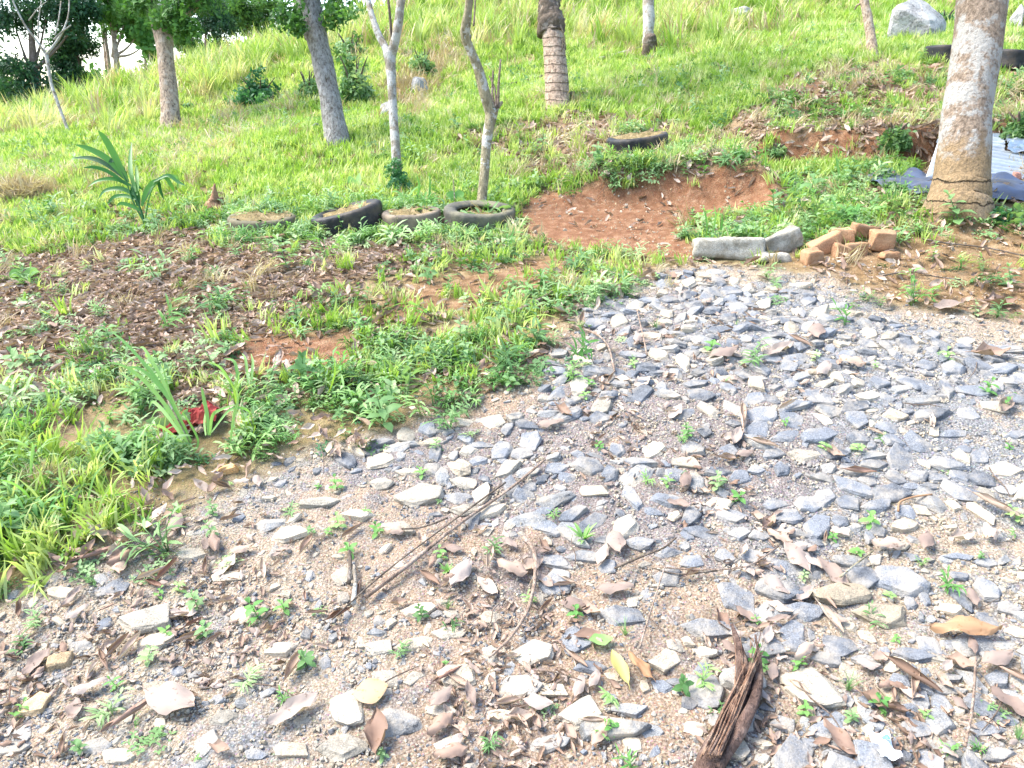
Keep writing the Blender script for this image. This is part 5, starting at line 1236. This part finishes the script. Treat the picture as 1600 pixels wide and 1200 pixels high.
trunk_tree('slender_tree', 'thin crooked tree with white lichen standing in the grey tyre', (752, 338), M['bark_green'],
    [(752, 340, 19), (753, 310, 15), (757, 270, 14), (760, 225, 15), (766, 190, 17), (768, 172, 22)],
    [[(768, 180, 18), (759, 150, 17), (750, 115, 15), (739, 85, 14), (730, 62, 14), (731, 45, 14), (736, 15, 12), (738, -25, 11), (730, -120, 8), (745, -220, 4)], [(766, 182, 13), (776, 168, 9), (784, 160, 5)],
     ['bark_dark', [(772, 172, 5), (769, 145, 4), (770, 110, 3)]], ['bark_dark', [(778, 168, 5), (779, 130, 4), (782, 92, 3)]], ['bark_dark', [(775, 170, 4), (773, 140, 3), (764, 118, 2)]], [(733, 58, 9), (726, 52, 6), (722, 48, 3)], ['bark_dark', [(740, 40, 3), (741, 20, 3), (742, -20, 2)]]],
    [('mid', 40, [(740, -180, 80, 50, 0)], .1, None)])
def palm_crown(t, c, n=14, L=2.2):
    """arching fronds out of the trunk top, each a part"""
    for k in range(n):
        mb = MB(); az = k * 2.4; el = .9 - 1.3 * (k / n); ca, sa = math.cos(az), math.sin(az)
        pts = []
        for i in range(9):
            s = i / 8; a = el - 1.5 * s
            if i == 0: x, z = 0, 0
            else: x += math.cos(a) * L / 8; z += math.sin(a) * L / 8
            pts.append((x * ca, x * sa, z))
        tube(mb, pts, [.03 - .0028 * i for i in range(9)], 4, 1)
        for i in range(1, 25):
            s = i / 25; j = min(7, int(s * 8)); f = s * 8 - j; p = Vector(pts[j]).lerp(Vector(pts[j + 1]), f)
            for sd_ in (-1, 1): leafy(mb, tuple(p), az + sd_ * (1.15 - .4 * s), -.25, .55 * (1 - .5 * abs(s - .4)), .04, .5, .3, 2)
        obj('frond', mb.mesh('frond', M['palmleaf']), t, c)
t = trunk_tree('palm_tree', 'biggest palm trunk with white blotches and a brown banded foot', (1497, 330), M['palm_big'],
    [(1496, 331, 98), (1498, 314, 92), (1499, 311, 88), (1499.3, 309, 83), (1499.6, 307, 87), (1501, 289, 84), (1501.5, 286, 79), (1502, 283, 80), (1504, 255, 77), (1507, 222, 74), (1510, 180, 70.5), (1517, 135, 70), (1523, 100, 70), (1530, 50, 71), (1535, 0, 73), (1548, -120, 70), (1560, -300, 62), (1570, -560, 56)], (), (), None, 'palm tree', .02, 28)
base = Vector(t.location); Dp = project(base)[2]; palm_crown(t, Vector(at(1570, -560, Dp)) - base)
t = trunk_tree('palm_tree', 'ringed palm trunk with a dark mossy upper part at top centre', (870, 172), M['palm_ring'],
    [(871, 173, 44), (871, 160, 40), (870, 130, 38), (868, 95, 35), (864, 60, 33), (862, 48, 30), (859, 20, 31), (857, 0, 30), (852, -100, 27), (850, -260, 24), (846, -420, 22)], (), (), None, 'palm tree', .03, 22)
base = Vector(t.location); Dp = project(base)[2]; palm_crown(t, Vector(at(846, -420, Dp)) - base, 12, 1.9)
P_, r_ = pix(base, Dp, [(862, 52, 35), (860, 25, 34), (858, 0, 33), (856, -40, 31)]); mb = MB(); tube(mb, P_, [q * 1.03 for q in r_], 16, 8, .22, 3); obj('dark_sheath', mb.mesh('dark_sheath', M['bark_dark']), t)
for (lst) in ([(878, 60, 3), (880, 68, 3), (877, 80, 2)], [(876, 40, 3), (881, 55, 2.5), (884, 78, 2)]):
    P_, r_ = pix(base, Dp - .12, lst); mb = MB(); tube(mb, P_, r_, 5, 3); obj('loose_fibre', mb.mesh('loose_fibre', M['bark_dark']), t)
mb = MB(); 
trunk_tree('young_tree', 'white-stemmed tree with a blackened foot high on the grassy slope', (1013, 88), M['bark_white'],
    [(1013, 86, 15), (1014, 70, 21), (1014, 60, 20), (1013, 48, 16), (1014, 30, 18), (1013, 0, 17), (1012, -60, 15), (1005, -170, 10)], [['bark_dark', [(1012.5, 86, 20), (1014, 74, 23), (1014, 64, 22), (1013, 56, 16)]]], [('mid', 60, [(1005, -190, 70, 50, 0)], .12, None)], doff=0)
trunk_tree('young_tree', 'thin brown sapling trunk left of the grey boulder', (1363, 88), M['bark_tan'],
    [(1363, 90, 17), (1361, 60, 15), (1356, 30, 14), (1350, 0, 13), (1335, -70, 10), (1330, -160, 6)], [[(1346, 5, 3), (1342, 8, 3), (1341, 14, 2)]], [('mid', 60, [(1330, -150, 60, 50, 0)], .1, None)])
trunk_tree('young_tree', 'thin bare tree with pale forking branches at far left', (110, 213), M['bark_white'],
    [(110, 215, 5), (101, 190, 5), (90, 160, 5), (80, 130, 5), (74, 95, 6), (72, 84, 6)],
    [[(72, 86, 4), (62, 65, 3.5), (50, 45, 3), (40, 20, 2.5), (32, -10, 2), (28, -60, 1.5)], [(73, 85, 4), (82, 68, 3.5), (92, 45, 3), (96, 20, 2), (94, -10, 2)], [(84, 62, 3), (92, 50, 2.5), (104, 38, 2)], [(60, 60, 2.5), (56, 35, 2), (57, 0, 1.5)], [(86, 55, 2), (88, 30, 2), (88, 0, 1.5)], [(45, 32, 2), (56, 12, 1.5), (66, 0, 1)], [(74, 95, 3), (66, 80, 2.5), (60, 66, 2)]], (), rough=.02, seg=8)
# trees beyond the ridge at left
def far_tree(px, top, D, zb, trunkw, mat, kind, blobs, n, s, label, lean=0):
    x, y = at(px, 200, D)[:2]; base = Vector((x, y, min(h1(x, y), 3)))
    t = thing('far_tree', label, 'tree', base, 0, 'trees beyond the ridge')
    k = D / FPX; q = project(base)
    ptop = Vector(at(px + lean, top, D)) - base
    mb = MB(); tube(mb, [(0, 0, -.3), ptop * .5 + Vector((.1, 0, 0)), ptop], [trunkw * k * .6, trunkw * k * .45, trunkw * k * .2], 10, 6, .1, len(label)); obj('trunk', mb.mesh('trunk', mat), t)
    for (bx, by, rx, ry) in blobs:
        c = Vector(at(bx, by, D)) - base; a = ptop * .55
        mb = MB(); tube(mb, [a, a.lerp(c, .5) + Vector((0, 0, -.1)), c], [trunkw * k * .25, trunkw * k * .15, trunkw * k * .05], 7, 4, .1, 3); obj('limb', mb.mesh('limb', mat), t)
    rs = np.random.RandomState(n); pts = []; wt = np.array([b[2] * b[3] for b in blobs], float); wt /= wt.sum()
    for i in range(n):
        b = blobs[rs.choice(len(blobs), p=wt)]; c = Vector(at(b[0], b[1], D)) - base; v = rs.randn(3); v /= np.linalg.norm(v); v *= rs.rand() ** .4
        pts.append((c.x + v[0] * b[2] * k, c.y + v[1] * b[2] * k, c.z + v[2] * b[3] * k))
    scatter('crown', CL[kind], pts, up_rot(n, 1.0), s * nrg.uniform(.7, 1.3, n), None, t)
far_tree(45, 5, 21, 0, 12, M['bark_dark'], 'dark', [(20, 30, 40, 24), (75, 12, 50, 24), (115, 25, 36, 28), (10, 100, 30, 20), (48, 112, 30, 20), (30, 140, 40, 14), (40, -40, 90, 40), (132, 18, 24, 22)], 470, .42, 'dark-leaved tree with a leaning trunk at the far left')
far_tree(118, 60, 23, 0, 8, M['bark_dark'], 'dark', [(110, 65, 26, 24), (100, 95, 22, 26), (128, 72, 26, 14), (118, 128, 26, 22), (95, 130, 20, 16)], 300, .40, 'rounded dark tree right of the bare pale sapling')
far_tree(185, 0, 22, 0, 10, M['bark_tan'], 'light', [(180, 26, 28, 22), (220, 48, 26, 20), (200, 10, 44, 24), (228, 70, 14, 12), (190, -50, 80, 40)], 330, .34, 'light green tree left of the stout tan trunk', -16)
far_tree(172, 0, 24, 0, 7, M['bark_tan'], 'mid', [(165, 5, 24, 16), (150, -30, 40, 26), (160, 45, 14, 10)], 110, .34, 'thin-trunked tree behind the light green one', -16)
far_tree(222, 30, 27, 0, 4, M['bark_dark'], 'light', [(226, 62, 16, 12), (222, 30, 20, 14), (235, 84, 12, 8)], 110, .30, 'small tree with a thin dark stem seen left of the tan trunk')
far_tree(318, 0, 26, 0, 5, M['bark_dark'], 'dark', [(330, 30, 26, 24), (352, 44, 20, 16), (320, 5, 34, 16)], 260, .32, 'dark-stemmed tree right of the stout tan trunk')
far_tree(385, 20, 30, 0, 5, M['bark_dark'], 'mid', [(380, 25, 34, 22), (410, 34, 26, 20), (395, 5, 54, 16), (360, 20, 24, 18), (420, 60, 20, 12)], 420, .38, 'blue-green tree behind the ridge left of the grey trunk')
far_tree(300, 60, 30, 0, 4, M['bark_dark'], 'mid', [(290, 62, 22, 18), (310, 80, 24, 14), (340, 75, 24, 12)], 180, .36, 'low bushy tree on the ridge behind the stout trunk')
far_tree(25, 120, 25, 0, 5, M['bark_dark'], 'mid', [(15, 150, 30, 16), (50, 160, 26, 12), (-10, 130, 30, 20)], 180, .40, 'low mid-green tree below the dark crown at the left edge')
far_tree(140, 120, 28, 0, 4, M['bark_dark'], 'mid', [(140, 128, 20, 14), (128, 140, 16, 12)], 110, .36, 'mid-green bushy tree peeping over the tall grass')
rs = np.random.RandomState(12)
n = 1500; wx = rs.uniform(-70, -4, n); wy = rs.uniform(42, 62, n) 
P = np.c_[wx, wy, np.array(H(wx, wy, False)) + rs.uniform(0, 6.5, n) + 2]
scatter('forest', CL['mid'] + CL['dark'][:2], P, up_rot(n, 1.0), 1.5 * nrg.uniform(.6, 1.4, n), 'far wooded slope beyond the ridge', cat='woods')

# ------------------------------------------------------------------ bushes
def bush(px, py, rx, ry, kind, n, s, label, D=None, name='bush'):
    b = Vector(G(px, py + ry)); D = project(b)[2]; k = D / FPX
    t = thing(name, label, 'bush', b)
    mb = MB(); 
    for i in range(5): a = i * 1.3; tube(mb, [(0, 0, -.05), (math.cos(a) * rx * k * .3, math.sin(a) * rx * k * .3, ry * k), (math.cos(a) * rx * k * .6, math.sin(a) * rx * k * .6, ry * k * 1.6)], [.02, .014, .006], 5, 3)
    obj('stem', mb.mesh('stem', M['bark_dark']), t)
    rs = np.random.RandomState(n); v = rs.randn(n, 3); v /= np.linalg.norm(v, axis=1)[:, None]; v *= (.55 + .45 * rs.rand(n, 1)); lob = rs.randn(7, 3); lob[:, 2] = np.abs(lob[:, 2]); lob /= np.linalg.norm(lob, axis=1)[:, None]; v *= (.62 + .62 * np.clip((v @ lob.T).max(1), 0, 1) ** 6 * rs.uniform(.6, 1.1))[:, None]
    v[:, 2] = np.abs(v[:, 2]) * 1.9 - .25
    P = v * np.array([rx * k, rx * k * .8, ry * k]); scatter('foliage', CL[kind], P, up_rot(n, .8), s * nrg.uniform(.7, 1.3, n), None, t)
bush(407, 140, 46, 27, 'bush', 480, .17, 'rounded dark green bush at the foot of the tall grass')
bush(296, 168, 22, 8, 'bush', 130, .12, 'low spreading green bush right of the stout trunk')
bush(484, 130, 22, 26, 'bushlight', 200, .14, 'leafy bush left of the leaning grey trunk')
bush(556, 120, 38, 44, 'bushlight', 420, .16, 'vine-covered bush mound right of the leaning grey trunk')
bush(548, 70, 34, 24, 'bushlight', 220, .17, 'pale green bush on the ridge behind the leaning trunk')
bush(660, 96, 22, 26, 'bushlight', 150, .15, 'green bush between the two slender trees')
bush(890, 150, 12, 10, 'bushlight', 60, .10, 'small green bush against the ringed palm foot')
bush(1100, 8, 20, 8, 'bush', 80, .16, 'dark overhanging clump at the top of the slope')
bush(1215, 230, 16, 8, 'bushlight', 30, .09, 'dark creeper clump on the cut bank')
bush(1395, 205, 34, 20, 'bushlight', 110, .085, 'bright green creeper bush hanging over the red bank', name='creeper_bush')
bush(1475, 26, 20, 14, 'bush', 70, .13, 'dark bush between the grey boulder and the big palm')
bush(1590, 190, 30, 22, 'bushlight', 180, .10, 'yellow-green bush behind the crumpled silvery sheet')
bush(1440, 300, 16, 6, 'bushlight', 90, .075, 'leafy weed clump left of the big palm foot')
bush(1405, 295, 18, 8, 'bushlight', 90, .075, 'soft green weed clump beside the tarpaulin')
bush(1550, 335, 30, 6, 'bush', 120, .075, 'low leafy weeds in front of the big palm foot')

# ------------------------------------------------------------------ boulders
def boulder(px, py, w, h, label, seed, rot=0, depth=.8, mat='boulder'):
    p = Vector(G(px, py + h * .5)); d = project(p)[2]; k = d / FPX
    me = stone_mesh(seed, M[mat], 8, False, .06, 'boulder', True)
    o = obj('boulder', me, None, (p.x, p.y + w * k * .3, p.z + h * k * .38), (0, R(rot), seed), (w * k * 1.1, w * k * depth, h * k * 1.35)); tag(o, label, 'boulder')
boulder(1449, 30, 112, 66, 'large light grey boulder behind the big palm', 902, -14)
boulder(1590, 26, 40, 34, 'pale grey boulder at the top right corner', 903, -20)
boulder(1160, 20, 50, 18, 'low grey boulder near the top of the slope', 904, -6)
boulder(1240, 2, 40, 12, 'half-hidden flat boulder at the top edge', 905)
boulder(492, 200, 30, 14, 'small grey rock against the leaning grey trunk', 906, 10)
boulder(606, 175, 46, 26, 'pale grey rocky outcrop behind the V-forked tree', 907, 8)
boulder(655, 135, 36, 26, 'pale rock showing through the dry grass', 908, -8)
boulder(1056, 70, 50, 6, 'pale log-like rock lying in the upper grass', 909, -14, .3)
o = stick('fallen_stem', 'pale fallen stem lying in the grass left of the white tree', 'fallen stem', [(935, 98), (965, 90), (1000, 80)], 5, 4, M['bark_white'], .06)
o = stick('fallen_stem', 'dark fallen branch behind the thin crooked tree', 'fallen stem', [(800, 140), (825, 134), (850, 126)], 5, 3, M['bark_dark'], .08)
o = stick('fallen_stem', 'grey stacked branch right of the leaning trunk foot', 'fallen stem', [(540, 182), (560, 174), (590, 168)], 4, 3, M['bark_dark'], .06)

# ------------------------------------------------------------------ sapling palm and long-bladed plants
def ribbon(mb, pts, w, mi=0, fold=.25, up=Vector((0, -.5, .8)), n=6):
    p, _ = smooth_path(pts, [1] * len(pts), n); V = []; m = len(p)
    for i, q in enumerate(p):
        t = i / (m - 1); d = (p[min(i + 1, m - 1)] - p[max(i - 1, 0)]).normalized(); s = d.cross(up).normalized(); nn = s.cross(d)
        ww = w * .5 * max(.03, math.sin(math.pi * min(1, .12 + t * .88)) ** .65)
        V += [q - s * ww + nn * ww * fold, q, q + s * ww + nn * ww * fold]
    F = []
    for i in range(m - 1):
        for j in range(2): F.append((i * 3 + j, i * 3 + j + 1, i * 3 + j + 4, i * 3 + j + 3))
    mb.add([tuple(v) for v in V], F, mi)
def blades_plant(name, label, cat, basepx, blades, stems=(), mat='palmleaf', part='leaf', spread=.18, smat='bark_green', seed=1, group=None):
    wk = .8 if name == 'palm_sapling' else .62 if name == 'tall_grass_plant' else 1.0
    base = Vector(G(*basepx)); D = project(base)[2]; t = thing(name, label, cat, base, 0, group); rr = random.Random(seed)
    for st in stems:
        P, r = pix(base, D, st); mb = MB(); tube(mb, P, r, 8, 4); obj('stem', mb.mesh('stem', M[smat]), t)
    for b in blades:
        w = b[0]; pts = b[1]; k = D / FPX; dy = rr.uniform(-spread, spread); P = []
        for i, q in enumerate(pts):
            f = i / (len(pts) - 1); P.append(Vector(at(q[0], q[1], D + dy * f)) - base)
        mb = MB(); ribbon(mb, P, w * k * wk, up=Vector((rr.uniform(-.5, .5), -.8, .5)).normalized()); obj(part, mb.mesh(part, M[b[2] if len(b) > 2 else mat]), t)
    return t
blades_plant('palm_sapling', 'young palm with dark green strap leaves standing in the left grass', 'palm sapling', (226, 358),
    [(13, [(200, 285), (180, 245), (165, 218), (153, 204)]), (12, [(198, 280), (170, 250), (140, 233), (117, 226)]), (9, [(200, 282), (165, 256), (140, 247), (112, 247)], 'treedark'), (8, [(200, 290), (172, 270), (150, 262), (130, 262)]),
     (8, [(205, 290), (180, 280), (155, 282), (137, 292)]), (9, [(212, 300), (205, 270), (204, 245), (206, 222)]), (8, [(214, 305), (215, 285), (214, 270), (213, 257)]), (9, [(212, 305), (190, 295), (165, 298), (153, 312)]), (8, [(212, 312), (195, 306), (178, 308), (168, 318)]),
     (9, [(222, 322), (228, 300), (240, 284), (250, 282)]), (9, [(224, 318), (245, 284), (252, 300), (256, 312)]), (8, [(236, 292), (256, 277), (268, 290), (272, 300)]), (7, [(240, 284), (262, 274), (278, 284), (290, 290)]), (8, [(244, 282), (258, 276), (276, 278), (278, 296)], 'fresh'),
     (10, [(215, 318), (208, 300), (212, 290), (222, 296)]), (11, [(216, 322), (214, 305), (210, 292), (208, 280)]), (8, [(222, 330), (205, 322), (190, 318), (182, 322)]), (9, [(200, 284), (190, 262), (176, 250), (168, 262)], 'treedark')],
    [[(228, 362, 4.5), (222, 335, 4), (214, 312, 3), (205, 290, 2)], [(227, 358, 3), (228, 335, 2.5), (236, 300, 2), (250, 280, 1.5)], [(224, 345, 3), (208, 315, 2.5), (198, 285, 2)]], smat='palmleaf', seed=3, group=None)
blades_plant('tall_grass_plant', 'tall bright-bladed grass plant rising behind the crumpled red cloth', 'grass plant', (305, 715),
    [(9, [(300, 705), (270, 650), (235, 605), (200, 575), (165, 565)]), (10, [(300, 700), (280, 650), (255, 595), (228, 548), (218, 542)]), (9, [(298, 690), (262, 620), (225, 580), (195, 572)]), (8, [(295, 685), (250, 600), (200, 540), (172, 516)]), (9, [(300, 690), (275, 640), (262, 600), (252, 560)]),
     (9, [(290, 690), (262, 650), (240, 628), (232, 640)]), (8, [(303, 710), (285, 660), (250, 640), (235, 655)]), (9, [(326, 680), (324, 650), (318, 620), (315, 604)]), (8, [(328, 680), (332, 650), (345, 640), (368, 632)]), (9, [(322, 680), (320, 660), (322, 640), (316, 628)]), (8, [(360, 690), (366, 650), (372, 625), (368, 602)]), (7, [(330, 676), (360, 640), (385, 640), (398, 655)]), (6, [(300, 712), (310, 690), (296, 660), (282, 640)]), (8, [(294, 700), (255, 668), (232, 666), (215, 690)]), (7, [(306, 716), (282, 690), (270, 700), (262, 720)])],
    [[(305, 718, 4), (285, 670, 4), (262, 625, 3)]], 'fresh', 'blade', .25)
blades_plant('tall_grass_plant', 'tuft of upright grass blades left of the bare soil mound', 'grass plant', (375, 625),
    [(8, [(378, 625), (372, 590), (366, 565), (350, 560)]), (7, [(388, 605), (386, 580), (383, 560), (378, 552)]), (7, [(392, 605), (394, 580), (395, 565), (392, 552)]), (7, [(376, 628), (362, 600), (345, 575), (325, 565)]), (6, [(380, 620), (395, 600), (402, 590), (408, 592)]), (6, [(372, 620), (356, 592), (340, 580), (330, 588)])], (), 'fresh', 'blade', .2, seed=5)
blades_plant('tall_grass_plant', 'arching pale grass blades in the lower left weeds', 'grass plant', (95, 800),
    [(7, [(110, 810), (106, 770), (108, 740), (116, 715)]), (8, [(95, 800), (90, 775), (84, 765), (80, 770)]), (7, [(60, 800), (40, 770), (20, 755), (0, 750)]), (7, [(100, 815), (130, 790), (160, 778), (200, 770)]), (8, [(48, 740), (50, 715), (52, 700), (50, 690)]), (6, [(120, 820), (124, 800), (118, 780), (104, 770)]), (7, [(90, 830), (92, 805), (86, 790), (80, 785)]), (7, [(30, 830), (20, 800), (5, 780), (-15, 775)]), (6, [(130, 810), (140, 770), (150, 740), (172, 720)])], (), 'fresh', 'blade', .25, seed=6)
blades_plant('tall_grass_plant', 'few upright broad blades growing at the foot of the cut bank', 'grass plant', (1312, 285), [(6, [(1312, 285), (1311, 270), (1308, 255), (1306, 243)]), (5, [(1316, 285), (1320, 272), (1326, 262)]), (5, [(1308, 285), (1302, 272), (1298, 265)]), (5, [(1196, 262), (1196, 245), (1196, 228)]), ], (), 'fresh', 'blade', .1, seed=7)
blades_plant('tall_grass_plant', 'upright bright blades behind the long concrete block', 'grass plant', (1112, 372), [(6, [(1106, 372), (1104, 350), (1102, 335), (1098, 325)]), (6, [(1112, 372), (1116, 350), (1118, 335), (1116, 322)]), (6, [(1124, 370), (1128, 350), (1128, 335)]), (5, [(1100, 372), (1092, 355), (1088, 345)]), (5, [(1118, 372), (1126, 358), (1134, 352)])], (), 'fresh', 'blade', .1, seed=8)
blades_plant('tall_grass_plant', 'weedy grass growing out of the mud-brown tyre', 'grass plant', (640, 338), [(6, [(640, 338), (634, 315), (622, 300), (610, 300)]), (6, [(650, 338), (652, 310), (655, 290), (650, 270)]), (5, [(665, 338), (670, 310), (672, 285), (671, 268)]), (6, [(645, 338), (640, 310), (648, 295), (660, 290)]), (6, [(660, 338), (668, 320), (680, 310), (694, 312)]), (6, [(630, 338), (618, 325), (605, 322), (596, 330)]), (5, [(655, 338), (662, 325), (672, 330), (680, 340)]), (5, [(635, 338), (630, 320), (626, 308), (616, 310)])], (), 'fresh', 'blade', .15, seed=9)
blades_plant('banana_seedling', 'broad-leaved seedling between the black tyre and the vine-wrapped tree', 'seedling', (555, 300), [(12, [(555, 300), (550, 285), (545, 275)]), (12, [(555, 300), (560, 285), (562, 270)]), (12, [(555, 300), (540, 292), (530, 290)]), (11, [(556, 300), (568, 292), (576, 290)])], (), 'fresh', 'leaf', .08, seed=10)
blades_plant('seedling', 'round-leaved yellow-green seedling between the two tyres near the crooked tree', 'seedling', (712, 328), [(16, [(712, 312), (706, 306), (698, 302)]), (15, [(712, 312), (718, 304), (724, 300)]), (14, [(712, 314), (720, 314), (728, 312)]), (14, [(712, 318), (712, 326), (710, 330)])], [[(710, 330, 2.5), (710, 305, 2), (708, 280, 1.5)]], 'fresh', 'leaf', .05, seed=11)
blades_plant('seedling', 'large heart-leaved weed at the left edge of the leaf litter', 'seedling', (30, 440), [(18, [(30, 438), (24, 428), (20, 420)]), (16, [(32, 440), (42, 436), (52, 440)]), (16, [(30, 442), (48, 426), (60, 424)]), (14, [(30, 442), (14, 440), (4, 444)])], (), 'fresh', 'leaf', .05, seed=12)
# roots hanging from the cut banks
_rt = []; _rr = []
for L_, n_ in ((_f1, 60), (_f2, 90)):
    for k in range(n_):
        s = rng.random(); xs = [p[0] for p in L_]; ys = [p[1] for p in L_]; x = xs[0] + (min(xs[-1], 4.4) - xs[0]) * s; y = float(np.interp(x, xs, ys)) + rng.uniform(.12, .32)
        _rt.append((x, y - .05, h1(x, y) + .0)); _rr.append((rng.uniform(-.5, .3), R(90) - rng.uniform(.1, .9), rng.uniform(-.8, .8) + 1.57))
scatter('bank_roots', TWIG, _rt, _rr, [rng.uniform(.06, .16) for _ in _rt], 'thin roots poking out of the red cut banks', cat='roots')
mass('bank_stones', STM['buff_s'] + STM['slab_s'], 9000, 4.5, 9, lambda x, y: np.maximum(zone('dig', x, y, .1), zone('earth', x, y, .1)) * .25, lambda x, y: .012 + .03 * nrg.rand(len(x)) ** 3, 'small stones and clods on the red soil', 431, 'soil', .5)
mass('dig_edge_weeds', W['creeper'] + W['lance'] + LAWN[:1], 5000, 4.5, 8, lambda x, y: np.exp(-(sdf(PP['dig'], x, y) / .10) ** 2) * np.clip(.1 + fbm(x, y, .4, 3, 98) * 1.2, 0, 1), lambda x, y: .07 + .006 * y, 'weeds creeping in over the edge of the red soil', 433, 'weeds', .3)
def heap(px, py, w, h, mat, label, name, n=260, seed=3):
    b = Vector(G(px, py + h * .4)); k = project(b)[2] / FPX; t = thing(name, label, 'heap', b)
    me = stone_mesh(seed, M['woodrot'] if mat == 'root' else M['drygrass'], 8, False, .03, 'heap_core', True); obj('heap_core', me, t, (0, w * k * .2, h * k * .1), None, (w * k * .8, w * k * .5, h * k * .9))
    rs = np.random.RandomState(seed); v = rs.randn(n, 3); v /= np.linalg.norm(v, axis=1)[:, None]; v[:, 2] = np.abs(v[:, 2])
    P = v * np.array([w * k * .5, w * k * .32, h * k * .62]) + np.array([0, w * k * .2, 0])
    scatter('heap_fibres', DRY + TWIG[:1], P, up_rot(n, 1.2), .17 * (w * k / .4) * nrg.uniform(.6, 1.3, n), None, t)
heap(28, 305, 84, 34, 'dry', 'heap of pale dry grass cuttings at the left edge', 'straw_heap')
heap(70, 762, 90, 44, 'root', 'clod of brown roots and dry grass in the lower left weeds', 'root_clod', 120, 5)
finish_labels()
